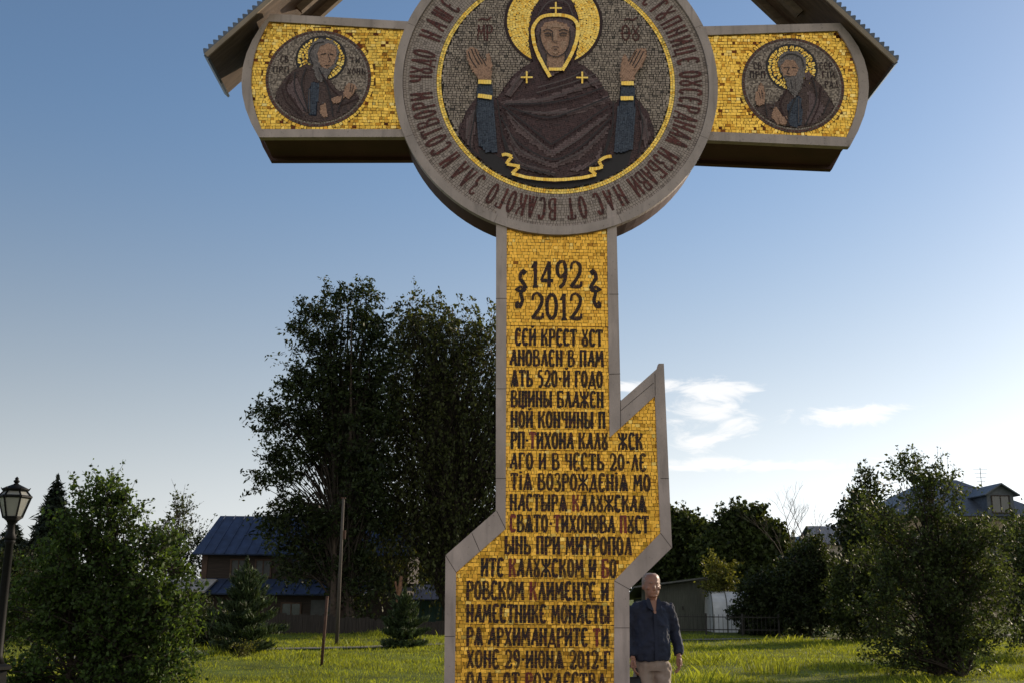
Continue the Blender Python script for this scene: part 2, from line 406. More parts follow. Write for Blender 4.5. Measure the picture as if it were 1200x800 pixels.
def frange(z0, z1, h):
    n = max(1, round((z1-z0)/h)); return [(z0+(z1-z0)*k/n, z0+(z1-z0)*(k+1)/n) for k in range(n)]

# ---- lettering: every letter is drawn as strokes of narrow smalti
T, t_ = .16, .118
G = {
'А': (.92, [(t_, [(.62, .98), (.38, .55), (.12, .12)]), (T, [(.6, 1), (.78, .5), (.92, 0)]), (T, [(.1, .05), (.16, .32)]), (t_, [(.16, .34), (.75, .36)])]),
'Б': (.9, [(T, [(.14, 0), (.14, 1)]), (t_, [(.14, .96), (.9, .96), (.9, .82)]), (t_, [(.14, .55), (.6, .56)]), (T, [(.6, .55), (.88, .42), (.88, .15), (.6, .04)]), (t_, [(.6, .04), (.14, .04)])]),
'В': (.9, [(T, [(.14, 0), (.14, 1)]), (t_, [(.14, .96), (.62, .96), (.8, .84), (.7, .64), (.2, .54)]), (T, [(.55, .56), (.9, .42), (.9, .16), (.7, .05)]), (t_, [(.72, .04), (.14, .04)])]),
'Г': (.75, [(T, [(.18, 0), (.18, 1)]), (t_, [(.18, .96), (.92, .96), (.92, .78)])]),
'Д': (1., [(t_, [(.58, .98), (.4, .55), (.2, .16)]), (T, [(.56, 1), (.72, .5), (.8, .14)]), (t_, [(0, -.1), (.08, .13), (.94, .13), (1., -.1)])]),
'Е': (.8, [(T, [(.9, .84), (.75, .98), (.4, .98), (.16, .8), (.14, .25), (.36, .03), (.7, .03), (.92, .18)]), (t_, [(.15, .52), (.7, .52)])]),
'Ж': (1.25, [(T, [(.5, 0), (.5, 1)]), (t_, [(.04, 1), (.12, .72), (.5, .5), (.12, .28), (.02, 0)]), (t_, [(.96, 1), (.88, .72), (.5, .5), (.88, .28), (.98, 0)])]),
'З': (.78, [(t_, [(.08, .86), (.3, .98), (.66, .97), (.8, .82), (.66, .6), (.36, .54)]), (T, [(.4, .54), (.84, .42), (.86, .16), (.6, .0), (.25, .02), (.06, .16)])]),
'И': (.92, [(T, [(.14, 0), (.14, 1)]), (T, [(.86, 0), (.86, 1)]), (t_, [(.14, .2), (.86, .8)])]),
'Й': (.92, [(T, [(.14, 0), (.14, 1)]), (T, [(.86, 0), (.86, 1)]), (t_, [(.14, .2), (.86, .8)]), (t_, [(.28, 1.16), (.5, 1.08), (.74, 1.17)])]),
'І': (.36, [(T, [(.5, 0), (.5, .9)]), (T, [(.5, 1.0), (.5, 1.1)])]),
'К': (.92, [(T, [(.14, 0), (.14, 1)]), (t_, [(.86, 1), (.74, .72), (.2, .52)]), (T, [(.34, .56), (.7, .4), (.82, .12), (.98, 0)])]),
'Л': (.9, [(t_, [(.58, .98), (.36, .5), (.1, .02)]), (T, [(.54, 1), (.76, .5), (.92, 0)])]),
'М': (1.1, [(t_, [(.14, .98), (.12, .5), (.03, 0)]), (t_, [(.14, .98), (.44, .32), (.8, .98)]), (T, [(.84, 1), (.86, .5), (.93, 0)])]),
'Н': (.9, [(T, [(.14, 0), (.14, 1)]), (T, [(.86, 0), (.86, 1)]), (t_, [(.14, .62), (.86, .4)])]),
'О': (.84, [(T, [(.5, 1), (.2, .82), (.1, .5), (.2, .18), (.5, 0)]), (T, [(.5, 1), (.8, .82), (.9, .5), (.8, .18), (.5, 0)])]),
'П': (.9, [(T, [(.14, 0), (.14, 1)]), (T, [(.86, 0), (.86, 1)]), (t_, [(0, .96), (1, .96)])]),
'Р': (.84, [(T, [(.16, -.04), (.16, 1)]), (t_, [(.16, .95), (.6, .97)]), (T, [(.58, .97), (.88, .84), (.88, .6), (.6, .47)]), (t_, [(.6, .47), (.16, .5)])]),
'С': (.8, [(T, [(.9, .8), (.72, .98), (.4, .98), (.16, .8), (.12, .28), (.36, .03), (.7, .03), (.92, .18)])]),
'Т': (.86, [(T, [(.5, 0), (.5, 1)]), (t_, [(.03, .8), (.03, .96), (.97, .96), (.97, .8)])]),
'У': (.86, [(T, [(.1, 1), (.2, .6), (.55, .45)]), (t_, [(.9, 1), (.72, .45), (.46, .05), (.2, 0)])]),
'Ѹ': (.84, [(t_, [(.1, 1), (.28, .74), (.55, .5)]), (t_, [(.9, 1), (.72, .74), (.45, .5)]), (T, [(.5, .52), (.2, .38), (.16, .15), (.5, .0)]), (T, [(.5, .52), (.8, .38), (.84, .15), (.5, .0)])]),
'Х': (.9, [(T, [(.08, 1), (.5, .5), (.92, 0)]), (t_, [(.94, 1), (.5, .5), (.06, 0)])]),
'Ч': (.86, [(T, [(.14, 1), (.18, .64), (.5, .5)]), (t_, [(.5, .5), (.86, .56)]), (T, [(.86, 1), (.86, 0)])]),
'Ц': (.95, [(T, [(.12, 0), (.12, 1)]), (T, [(.74, 0), (.74, 1)]), (t_, [(.12, .04), (.95, .04), (.95, -.14)])]),
'Ш': (1.2, [(T, [(.1, 0), (.1, 1)]), (T, [(.5, 0), (.5, 1)]), (T, [(.9, 0), (.9, 1)]), (t_, [(.1, .04), (.9, .04)])]),
'Щ': (1.2, [(T, [(.1, 0), (.1, 1)]), (T, [(.5, -.12), (.5, 1)]), (T, [(.9, 0), (.9, 1)]), (t_, [(.1, .04), (.9, .04)])]),
'Ъ': (.95, [(t_, [(0, .82), (.03, .96), (.32, .96)]), (T, [(.3, 0), (.3, 1)]), (t_, [(.3, .5), (.7, .5)]), (T, [(.68, .5), (.92, .38), (.9, .14), (.66, .04)]), (t_, [(.68, .04), (.3, .04)])]),
'Ы': (1.2, [(T, [(.1, 0), (.1, 1)]), (t_, [(.1, .5), (.4, .5)]), (T, [(.4, .5), (.56, .38), (.54, .14), (.4, .04)]), (t_, [(.42, .04), (.1, .04)]), (T, [(.9, 0), (.9, 1)])]),
'Ь': (.84, [(T, [(.16, 0), (.16, 1)]), (t_, [(.16, .5), (.62, .5)]), (T, [(.6, .5), (.9, .38), (.88, .14), (.6, .04)]), (t_, [(.62, .04), (.16, .04)])]),
'Ю': (1.25, [(T, [(.08, 0), (.08, 1)]), (t_, [(.08, .52), (.45, .52)]), (T, [(.7, 1), (.5, .8), (.44, .5), (.5, .2), (.7, 0)]), (T, [(.7, 1), (.9, .8), (.96, .5), (.9, .2), (.7, 0)])]),
'Ѧ': (1.05, [(t_, [(.48, 1), (.28, .5), (.04, 0)]), (T, [(.48, 1), (.74, .5), (.96, 0)]), (t_, [(.24, .46), (.76, .46)]), (T, [(.5, .46), (.5, 0)])]),
'Ѳ': (.95, [(T, [(.5, 1), (.2, .82), (.1, .5), (.2, .18), (.5, 0)]), (T, [(.5, 1), (.8, .82), (.9, .5), (.8, .18), (.5, 0)]), (t_, [(-.1, .46), (1.1, .46)])]),
'0': (.8, [(T, [(.5, 1), (.2, .82), (.1, .5), (.2, .18), (.5, 0)]), (T, [(.5, 1), (.8, .82), (.9, .5), (.8, .18), (.5, 0)])]),
'1': (.5, [(T, [(.58, 0), (.58, 1)]), (t_, [(.58, .98), (.2, .8), (.02, .8)]), (t_, [(.2, .02), (.96, .02)])]),
'2': (.84, [(t_, [(.12, .72), (.18, .92), (.45, 1), (.7, .96)]), (T, [(.66, .97), (.88, .8), (.8, .55), (.48, .28), (.1, .04)]), (T, [(.06, .07), (.5, .04), (.92, .05)]), (t_, [(.92, .04), (.96, .24)])]),
'4': (.9, [(t_, [(.66, 1), (.34, .6), (.04, .26)]), (T, [(.02, .26), (.98, .26)]), (T, [(.66, 0), (.66, 1)])]),
'5': (.8, [(t_, [(.85, .97), (.22, .97), (.16, .58)]), (T, [(.16, .58), (.55, .64), (.86, .46), (.82, .16), (.5, .0), (.12, .05)])]),
'9': (.82, [(T, [(.84, .7), (.74, .94), (.48, 1), (.2, .9), (.12, .68), (.24, .48), (.5, .42), (.8, .54)]), (T, [(.86, .72), (.82, .4), (.62, .12), (.3, .0)])]),
'-': (.5, [(T, [(.1, .5), (.9, .5)])]),
'·': (.32, [(T, [(.5, .42), (.5, .56)])]),
}
def smooth_line(p, per=5):
    if len(p) < 3: return p
    p = [Vector(q) for q in p]; o = []
    for i in range(len(p)-1):
        a, b = p[i], p[i+1]; a0 = p[i-1] if i else a*2-b; b1 = p[i+2] if i+2 < len(p) else b*2-a
        for k in range(per):
            t = k/per
            o.append(.5*((2*b*0+2*a)+(b-a0)*t+(2*a0-5*a+4*b-b1)*t*t+(3*a-a0-3*b+b1)*t**3))
    o.append(p[-1]); return [tuple(q) for q in o]
def sharp(p):
    """does the line bend hard (square corners stay square)?"""
    for a, b, c in zip(p, p[1:], p[2:]):
        e, f = Vector(b)-Vector(a), Vector(c)-Vector(b)
        if e.length and f.length and e.angle(f) > 1.25: return True
    return False
class Ink:
    def __init__(s, y): s.q = []; s.mi = []; s.y = y; s.k = 0
    def stroke(s, pts, wd, fmap, mi=0, seg=.03, gap=.0007, taper=False):
        if not sharp(pts): pts = smooth_line(pts)
        dense = [Vector(pts[0])]
        for a, b in zip(pts, pts[1:]):
            a, b = Vector(a), Vector(b); n = max(1, round((b-a).length/seg))
            for k in range(1, n+1): dense.append(a+(b-a)*k/n)
        nm = []
        for k in range(len(dense)):
            a, b = dense[max(0, k-1)], dense[min(len(dense)-1, k+1)]; d = b-a
            d = d.normalized() if d.length > 1e-9 else Vector((1, 0)); nm.append(Vector((-d.y, d.x)))
        s.k += 1; y = s.y - (s.k % 9)*.00025
        L = [dense[k]+nm[k]*wd/2*random.uniform(.9, 1.1) for k in range(len(dense))]; Rr = [dense[k]-nm[k]*wd/2*random.uniform(.9, 1.1) for k in range(len(dense))]
        for k in range(len(dense)-1):
            d = dense[k+1]-dense[k]; ln = d.length
            if ln < 1e-6: continue
            g_ = d/ln*min(gap, ln*.12)
            q = [Rr[k]+g_, Rr[k+1]-g_, L[k+1]-g_, L[k]+g_]
            pp = [fmap(v.x, v.y) for v in q]
            ar = sum(pp[i][0]*pp[(i+1) % 4][1]-pp[(i+1) % 4][0]*pp[i][1] for i in range(4))
            if ar < 0: pp = pp[::-1]
            s.q.append([(p[0], y, p[1]) for p in pp]); s.mi.append(mi)
    def glyph(s, ch, x, wd, h, fmap, mi=0, bold=1.):
        for sw, pts in G[ch][1]:
            s.stroke([(x+p[0]*wd, p[1]*h) for p in pts], sw*h*bold, fmap, mi)
    def line(s, text, x0, x1, h, fmap, red=(), space=.62, track=.16, bold=1.):
        ws = [space if c == ' ' else G[c][0]+track*1.6 for c in text]
        k = (x1-x0)/(sum(ws)-track*1.6); x = x0
        for i, (c, q) in enumerate(zip(text, ws)):
            if c != ' ': s.glyph(c, x, G[c][0]*k, h, fmap, 1 if i in red else 0, bold)
            x += q*k
    def build(s, name, mats, parent):
        return quads_obj(name, s.q, mats, parent, s.mi if len(mats) > 1 else None)
class Art:
    """flat smalti shapes, each a hair in front of the last"""
    def __init__(s, y): s.y = y
    def nxt(s): s.y -= .0014; return s.y
    def poly(s, name, pts, m, parent):
        mb = MB(); y = s.nxt(); mb.plate([pts], y)
        if m.name not in SET: return mb.build(name, m, parent)
        A = np.array(pts); c = A.mean(0); B = A-c; ev, evec = np.linalg.eigh(B.T@B); ax = evec[:, 1]
        if abs(ev[1]/max(ev[0], 1e-9)) < 2.5: ax = np.array([1., .25])/1.0308
        ux, uz = ax; L = [((p[0]*ux+p[1]*uz), (-p[0]*uz+p[1]*ux)) for p in B]
        xs = [p[0] for p in L]; zs = [p[1] for p in L]; sz = .019 if max(xs)-min(xs) > .25 else .014
        if max(zs)-min(zs) > sz*1.2:
            V = tess_rows(lambda x, z: inpoly(L, x, z), min(xs), max(xs), frange(min(zs), max(zs), sz), sz*1.25, y-.0006, tilt=.03, gap=.0009)
            for q in V: mb.quad([(c[0]+p[0]*ux-p[2]*uz, p[1], c[1]+p[0]*uz+p[2]*ux) for p in q], 1)
        return mb.build(name, [m, SET[m.name]], parent)

# ---- stem
zb = .32
so = [cp(581.5, 240), cp(581, 598), cp(522, 650), cp(520.5, 800)]
so.append((so[-1][0]-.012, zb))
ro = [cp(722, 240), cp(727.4, 469), cp(770.5, 431), cp(772, 425.5), cp(778, 425.5), cp(787.6, 641), cp(737.5, 690), cp(738, 800)]
ro.append((ro[-1][0]+.003, zb))
outer = so + ro[::-1]
gi = [cp(594, 240), cp(592.5, 619), cp(534.5, 670), cp(533, 800)]; gi.append((gi[-1][0]-.01, zb+.1))
gr = [cp(711.2, 240), cp(714.6, 512), cp(767.6, 463.5), cp(774, 624), cp(720, 680), cp(719.7, 800)]; gr.append((gr[-1][0]+.002, zb+.1))
panel = gi + gr[::-1]
mb = MB(); mb.plate([inset(outer, .028)], .07, .6); stem = mb.build('stem', M['stone_dark'], cross)
mb = MB(); mb.plate([outer, panel], 0, .072)
fr = mb.build('stone_frame', M['stone'], stem)
# joints between the slabs of the frame
for a, b in (((581, 455), (594, 455)), ((714, 438), (727, 437.5)), ((714, 345), (725, 345)), ((581, 350), (594, 350)), ((581, 560), (593, 560)), ((774, 560), (784, 560)), ((521, 745), (533, 745)), ((720, 735), (738, 735)),
             ((582, 598), (592.5, 619)), ((522, 650), (534.5, 670)), ((787, 641), (774, 624)), ((738, 690), (720, 680)), ((727, 481), (766, 448)), ((727.2, 468), (727.2, 500)), ((767.5, 437), (767.8, 463)), ((553, 624), (562, 645))):
    p, q = Vector(cp(*a)), Vector(cp(*b)); d = (q-p).normalized()*.0022; n = Vector((-d.y, d.x))
    mb = MB(); mb.quad([(v.x, -.0012, v.y) for v in (p-n, q-n, q+n, p+n)]); mb.build('slab_joint', M['ggrout'], stem)
mb = MB(); mb.plate([inset(panel, -.004)], .026, .0705); pan = mb.build('mosaic_panel', M['grout'], stem)
rowy = [394, 418, 442, 466, 490, 514.5, 539, 563, 587.5, 612, 637.5, 664, 691, 718, 745, 771.5, 797.5]
rowtxt = [('СЕЙ КРЕСТ ѸСТ', 604, 706, ()), ('АНОВЛЕН В ПАМ', 598, 707, ()), ('ѦТЬ 520-Й ГОДО', 599, 706, ()), ('ВЩИНЫ БЛАЖЕН', 599, 707, ()),
          ('НОЙ КОНЧИНЫ П', 599, 709, ()), ('РП·ТИХОНА КАЛѸ', 599, 712, (3,)), ('АГО И В ЧЕСТЬ 20-ЛЕ', 598, 757, ()), ('ТІѦ ВОЗРОЖДЕНІѦ МО', 599, 762, ()),
          ('НАСТЫРѦ КАЛѸЖСКАѦ', 598, 757, (8,)), ('СВѦТО-ТИХОНОВА ПѸСТ', 598, 760, (0, 6, 15)), ('ЫНЬ ПРИ МИТРОПОЛ', 592, 740, ()), ('ИТЕ КАЛѸЖСКОМ И БО', 564, 722, (4, 16)),
          ('РОВСКОМ КЛИМЕНТЕ И', 547, 713, (8,)), ('НАМЕСТНИКЕ МОНАСТЫ', 547, 714, ()), ('РѦ АРХИМАНДРИТЕ ТИ', 547, 713, (16,)), ('ХОНЕ 29·ИЮНѦ 2012·Г', 547, 715, ()), ('ОДА  ОТ РОЖДЕСТВА', 547, 709, (8,))]
zc = [cp(650, y)[1] for y in rowy]
rows = []
for i, z in enumerate(zc):
    sp = (zc[i]-zc[i+1]) if i+1 < len(zc) else zc[i-1]-zc[i]
    hi, lo = z+sp*.5, z-sp*.5
    rows.append((hi-sp*.17, hi)); rows += frange(lo, hi-sp*.17, .031)
rows += frange(zc[0]+.098, cp(650, 240)[1]+.03, .03); rows += frange(zb, zc[-1]-.095, .032)
panel_x = inset(panel, -.028)
V = tess_rows(lambda x, z: inpoly(panel_x, x, z), -1.2, 1.1, rows, .035, .022)
quads_obj('gold_tesserae', V, M['gold'], stem)
ink = Ink(.0145)
for i, (tx, xa, xb, red) in enumerate(rowtxt):
    z = zc[i]; sp = (zc[i]-zc[i+1]) if i+1 < len(zc) else zc[i-1]-zc[i]
    h = sp*.815; zl = z-sp*.44
    ink.line(tx, cp(xa, rowy[i])[0], cp(xb, rowy[i])[0], h, lambda x, y, zl=zl: (x, zl+y), red)
    if i == 5: ink.line('ЖСК', cp(725, rowy[i])[0], cp(753, rowy[i])[0], h, lambda x, y, zl=zl: (x, zl+y), ())
ink.build('inscription', [M['letter'], M['redletter']], stem)
for tx, ya, yb in (('1492', 306, 336.5), ('2012', 343.5, 374)):
    z1, z0 = cp(650, ya)[1], cp(650, yb)[1]; h = z1-z0
    xa, xb = cp(622.5, 340)[0], cp(682, 340)[0]; ws = [G[c][0]+.16 for c in tx]; k = (xb-xa)/(sum(ws)-.16); x = xa
    for c, q in zip(tx, ws):
        ink = Ink(.0145); ink.glyph(c, x, G[c][0]*k, h, lambda u, v: (u, z0+v), 0, .82); ink.build('numeral', [M['letter']], stem); x += q*k
for sg in (1, -1):
    ink = Ink(.0145)
    def fl(pts, wd):
        q = [cp(610.5+p[0] if sg > 0 else 698-p[0], p[1]) for p in pts]
        ink.stroke(q, wd, lambda x, y: (x, y), 0, seg=.02)
    fl([(2, 321), (5, 318), (3, 316.5), (0, 320), (-1, 326), (4, 333), (6, 338)], .034)
    fl([(6, 338), (0, 341), (0, 345), (2, 352), (-1, 359), (-5, 359), (-5, 355), (-2, 354)], .032)
    fl([(5, 337), (-1, 336), (-6, 339), (-1, 341), (5, 340)], .026)
    ink.build('flourish', [M['letter']], stem)
mb = MB(); mb.box(-1.25, 1.05, -.25, .85, 0, .14); mb.box(-1.1, .9, -.12, .72, .14, .325)
mb.build('plinth', M['stone'], cross)

# ---- arms
def arm(outer_px, arc_px, inner_px, panel_px, parc_px, name):
    """flared arm: inner edge hides behind the medallion, outer edge is an arc"""
    def arc(a, mid, b, n=9):
        a, mid, b = Vector(a), Vector(mid), Vector(b); ctrl = 2*mid-(a+b)/2
        return [tuple(a*(1-t)**2+ctrl*2*t*(1-t)+b*t*t) for t in (k/n for k in range(n+1))]
    o = [cp(*inner_px[0])] + arc(cp(*outer_px[0]), cp(*arc_px), cp(*outer_px[1])) + [cp(*inner_px[1])]
    p = [cp(*panel_px[0])] + arc(cp(*panel_px[1]), cp(*parc_px), cp(*panel_px[2])) + [cp(*panel_px[3])]
    mb = MB(); mb.plate([inset(o, .03)], .07, .58); b = mb.build(name, M['stone_dark'], cross)
    mb = MB(); mb.plate([inset(o, -.004)], .56, .63); mb.build('rear_slab', M['stone_dark'], b)
    mb = MB(); mb.plate([o, p], .012, .084); mb.build('stone_frame', M['stone'], b)
    mb = MB(); mb.plate([inset(p, -.004)], .036, .0825); g_ = mb.build('mosaic_panel', M['grout'], b)
    return b, g_, o, p
armL, gL, oL, pL = arm([(317, 15.5), (303, 160.5)], (283, 86), [(522, 27), (522, 160)], [(512, 36), (314.5, 24.5), (306, 151), (512, 151)], (294, 86), 'arm')
armR, gR, oR, pR = arm([(985, 26.5), (996.5, 171.5)], (1018.5, 93), [(776, 31.5), (776, 161.5)], [(786, 42), (982, 35.5), (992.5, 160.5), (786, 152)], (1007, 95), 'arm')
zL = oL[1][1]
roundels = {}
for arm_o, g_, p, cpx, rpx in ((armL, gL, pL, (372.5, 90.3), 61.8), (armR, gR, pR, (930.3, 98.2), 60.0)):
    c = cp(*cpx); r = cp(cpx[0]+rpx, cpx[1])[0]-c[0]
    xs = [q[0] for q in p]; zs = [q[1] for q in p]
    V = tess_rows(lambda x, z, px_=inset(p, -.026): inpoly(px_, x, z) & (np.hypot(x-c[0], z-c[1]) > r+.03), min(xs)-.05, max(xs)+.05, frange(min(zs)-.02, max(zs)+.02, .029), .037, .032, wave=.004)
    V = np.concatenate([V, tess_ring(c[0], c[1], r, r+.032, 1, .034, .0315)])
    quads_obj('gold_tesserae', V, M['gold_old'], arm_o)
    roundels[arm_o.name] = (c, r)

def disc_pts(c, r, n=64, a0=0, a1=2*math.pi):
    return [(c[0]+r*math.sin(a0+(a1-a0)*k/n), c[1]+r*math.cos(a0+(a1-a0)*k/n)) for k in range(n)]
def in_disc(c, r): return lambda x, z: np.hypot(x-c[0], z-c[1]) < r
def clipd(pts, c, r):
    o = []
    for p in pts:
        d = math.hypot(p[0]-c[0], p[1]-c[1]); o.append(p if d <= r else (c[0]+(p[0]-c[0])*r/d, c[1]+(p[1]-c[1])*r/d))
    return o
def densify(pts, n=4):
    return [tuple(Vector(a)+(Vector(b)-Vector(a))*k/n) for a, b in zip(pts, pts[1:]+pts[:1]) for k in range(n)]

def saint(arm_o, zf, halo_px, halo_r, shapes, lines, texts):
    c, r = roundels[arm_o.name]
    a = Art(.031); a.y = .029
    ic = a.poly('icon_roundel', disc_pts(c, r), M['letter'], arm_o)
    ic.data.materials.clear(); ic.data.materials.append(M['greybase'])
    quads_obj('roundel_border', tess_ring(c[0], c[1], r-.026, r-.002, 1, .03, .0272), M['ringletter'], arm_o)
    quads_obj('roundel_border', tess_ring(c[0], c[1], r-.046, r-.028, 1, .024, .0272), M['pinktess'], arm_o)
    V = tess_rows(in_disc(c, r-.05), c[0]-r, c[0]+r, frange(c[1]-r, c[1]+r, .024), .028, .0275, tilt=.03, gap=.0008)
    quads_obj('roundel_ground', V, M['greytess'], arm_o)
    hc = cp(*zf(*halo_px)); hr = cp(zf(halo_px[0]+halo_r, 0)[0], zf(*halo_px)[1])[0]-hc[0]
    a.y = .0262
    h = a.poly('halo', disc_pts(hc, hr), M['robe_black'], arm_o)
    quads_obj('halo_tesserae', tess_ring(hc[0], hc[1], .02, hr-.018, 6, .026, .0242), M['gold2'], arm_o)
    a.y = .0225
    for nm, pts, mm in shapes:
        a.poly(nm, clipd(densify([cp(*zf(*p)) for p in pts]), c, r-.047), M[mm], arm_o)
    ink = Ink(a.y-.001)
    for pts, wd, mi in lines: ink.stroke([cp(*zf(*p)) for p in pts], wd, lambda x, y: (x, y), mi, seg=.025)
    ink.build('drawn_lines', [M['robe_black'], M['robe_light'], M['skin_hi'], M['robe_mid']], arm_o)
    ink = Ink(.023)
    for tx, x0, x1, y0, y1 in texts:
        p0, p1, p2 = cp(*zf(x0, y1)), cp(*zf(x1, y1)), cp(*zf(x0, y0))
        ink.line(tx, p0[0], p1[0], p2[1]-p0[1], lambda x, y, z=p0[1]: (x, z+y), (), bold=1.0)
    ink.build('saint_lettering', [M['letter']], arm_o)
z1 = lambda x, y: (230+x/3.808, y/3.808)
z3 = lambda x, y: (810+x/3.808, y/3.808)
saint(armL, z1, (555, 258), 114,
  [('habit', [(345, 445), (362, 395), (395, 345), (435, 308), (490, 282), (545, 300), (590, 345), (632, 405), (648, 400), (672, 408), (705, 408), (730, 440), (700, 490), (660, 520), (600, 545), (520, 550), (440, 530), (385, 490)], 'brownrobe'),
   ('habit_fold', [(395, 400), (420, 360), (445, 340), (470, 400), (500, 500), (470, 500), (430, 430)], 'robe_mid'),
   ('scapular', [(500, 395), (520, 360), (548, 370), (540, 440), (535, 515), (500, 512)], 'blue'),
   ('scroll', [(552, 470), (575, 455), (585, 515), (570, 525), (550, 500)], 'skin_m'),
   ('hair', [(497, 250), (500, 215), (520, 185), (560, 168), (605, 178), (628, 205), (636, 240), (620, 290), (600, 320), (555, 350), (530, 330), (520, 290), (500, 270)], 'hair_m'),
   ('face', [(540, 235), (550, 205), (590, 190), (620, 205), (625, 240), (615, 280), (590, 305), (560, 300), (545, 270)], 'skin_m'),
   ('beard', [(528, 275), (548, 280), (560, 300), (585, 305), (600, 295), (592, 330), (575, 355), (555, 365), (535, 350), (525, 310)], 'hair_m'),
   ('hand', [(655, 425), (662, 390), (680, 368), (694, 372), (706, 378), (714, 395), (700, 420), (680, 440)], 'skin_m'),
   ('hand', [(600, 440), (640, 425), (665, 430), (640, 455), (610, 462)], 'skin_m')],
  [([(545, 300), (590, 400), (610, 520)], .012, 0), ([(490, 300), (470, 380), (500, 500)], .012, 0), ([(420, 330), (400, 400), (470, 500)], .012, 3), ([(440, 320), (440, 400), (490, 500)], .011, 0), ([(380, 390), (400, 450), (470, 520)], .01, 3),
   ([(560, 330), (600, 390), (640, 430)], .012, 3), ([(555, 242), (580, 238)], .009, 0), ([(595, 240), (612, 244)], .009, 0), ([(587, 240), (598, 272), (588, 276)], .007, 0), ([(575, 292), (595, 290)], .007, 0), ([(520, 290), (505, 240), (530, 195), (570, 185)], .009, 0), ([(545, 320), (550, 350)], .008, 1), ([(565, 320), (565, 355)], .008, 0), ([(505, 400), (505, 505)], .01, 1), ([(690, 375), (685, 410)], .006, 0), ([(702, 380), (694, 412)], .006, 0), ([(565, 455), (565, 462)], .02, 1), ([(655, 425), (630, 500)], .011, 0), ([(640, 470), (690, 450), (725, 435)], .01, 3)],
  [('СВ', 372, 408, 245, 275), ('ПРП', 340, 410, 292, 320), ('ТИ', 684, 728, 252, 278), ('ХОНЪ', 672, 752, 300, 328)])
saint(armR, z3, (452, 298), 116,
  [('habit', [(285, 480), (300, 445), (330, 455), (365, 465), (390, 445), (430, 390), (480, 360), (540, 335), (580, 375), (620, 430), (645, 475), (610, 530), (540, 570), (460, 580), (390, 565), (320, 520)], 'brownrobe'),
   ('habit_fold', [(520, 400), (550, 420), (600, 480), (560, 540), (510, 550), (530, 470)], 'robe_mid'),
   ('scapular', [(430, 470), (470, 425), (490, 430), (500, 500), (490, 560), (440, 560)], 'blue'),
   ('scroll', [(375, 470), (400, 500), (435, 550), (400, 565), (360, 520)], 'skin_m'),
   ('hood', [(500, 330), (525, 318), (550, 340), (520, 355)], 'robe_mid'),
   ('hair', [(388, 280), (400, 245), (435, 224), (480, 228), (508, 255), (515, 290), (505, 350), (490, 400), (465, 430), (440, 410), (425, 360), (400, 320)], 'hair_m'),
   ('face', [(402, 290), (425, 265), (465, 270), (480, 300), (470, 335), (440, 345), (415, 335), (405, 312)], 'skin_m'),
   ('beard', [(418, 335), (440, 340), (475, 335), (492, 360), (490, 400), (468, 425), (445, 405), (428, 375)], 'hair_m'),
   ('hand', [(290, 460), (288, 420), (300, 400), (310, 365), (325, 385), (332, 420), (325, 460), (305, 475)], 'skin_m'),
   ('hand', [(390, 525), (425, 520), (430, 545), (400, 560)], 'skin_m')],
  [([(540, 340), (560, 440), (510, 560)], .012, 0), ([(580, 380), (570, 470), (530, 560)], .012, 3), ([(470, 430), (440, 500), (430, 560)], .012, 0), ([(430, 400), (400, 470), (440, 560)], .012, 3), ([(620, 440), (590, 510)], .01, 0), ([(350, 450), (372, 462), (372, 480), (355, 475)], .01, 1),
   ([(415, 302), (438, 300)], .008, 0), ([(450, 300), (470, 302)], .008, 0), ([(440, 300), (428, 325), (440, 330)], .007, 0), ([(425, 340), (448, 342)], .007, 0), ([(445, 355), (452, 395)], .008, 0), ([(465, 350), (468, 405)], .008, 1), ([(400, 260), (440, 240), (490, 255), (505, 300)], .009, 0), ([(302, 410), (312, 440)], .006, 0), ([(315, 400), (322, 440)], .006, 0), ([(330, 460), (340, 520)], .01, 0), ([(480, 440), (480, 550)], .009, 1)],
  [('СВ', 282, 318, 275, 305), ('ПРП', 264, 334, 314, 345), ('СЕР', 577, 634, 275, 305), ('ГІЙ', 588, 645, 315, 345), ('РАД', 600, 662, 358, 388)])

# ---- medallion
zM = lambda x, y: (455+x/2.857, y/2.857)
mc = (0., DZ)
mb = MB(); mb.plate([disc_pts(mc, DR-.015, 96)], .05, .43); med = mb.build('medallion', M['stone_dark'], cross)
mb = MB()
for k in range(8):
    a0, a1 = k*math.pi/4+.38, (k+1)*math.pi/4+.38
    n = 14
    o_ = [(DR*math.sin(a0+(a1-a0-.002)*j/n), DZ+DR*math.cos(a0+(a1-a0-.002)*j/n)) for j in range(n+1)]
    i_ = [(DR*.946*math.sin(a0+(a1-a0-.002)*j/n), DZ+DR*.946*math.cos(a0+(a1-a0-.002)*j/n)) for j in range(n+1)]
    mb.plate([o_+i_[::-1]], -.022, .05)
mb.build('stone_rim', M['stone'], med)
mb = MB(); mb.plate([disc_pts(mc, DR*.95, 96)], .008, .05); mb.build('mosaic_bed', M['ggrout'], med)
rr = lambda f: DR*f
quads_obj('lettered_band', tess_ring(0, DZ, rr(.738), rr(.944), 12, .026, .004, tilt=.04, gap=.0016), M['pinktess'], med)
quads_obj('gold_band', tess_ring(0, DZ, rr(.708), rr(.737), 2, .024, .003, tilt=.1, gap=.0016), M['gold2'], med)
V = tess_rows(in_disc(mc, rr(.704)), -1.1, 1.1, frange(DZ-1.1, DZ+1.1, .024), .032, .004, tilt=.05, gap=.003, wave=.004)
quads_obj('icon_ground', V, M['greytess'], med)
ink = Ink(-.0005)
ri, ro_ = rr(.765), rr(.905)
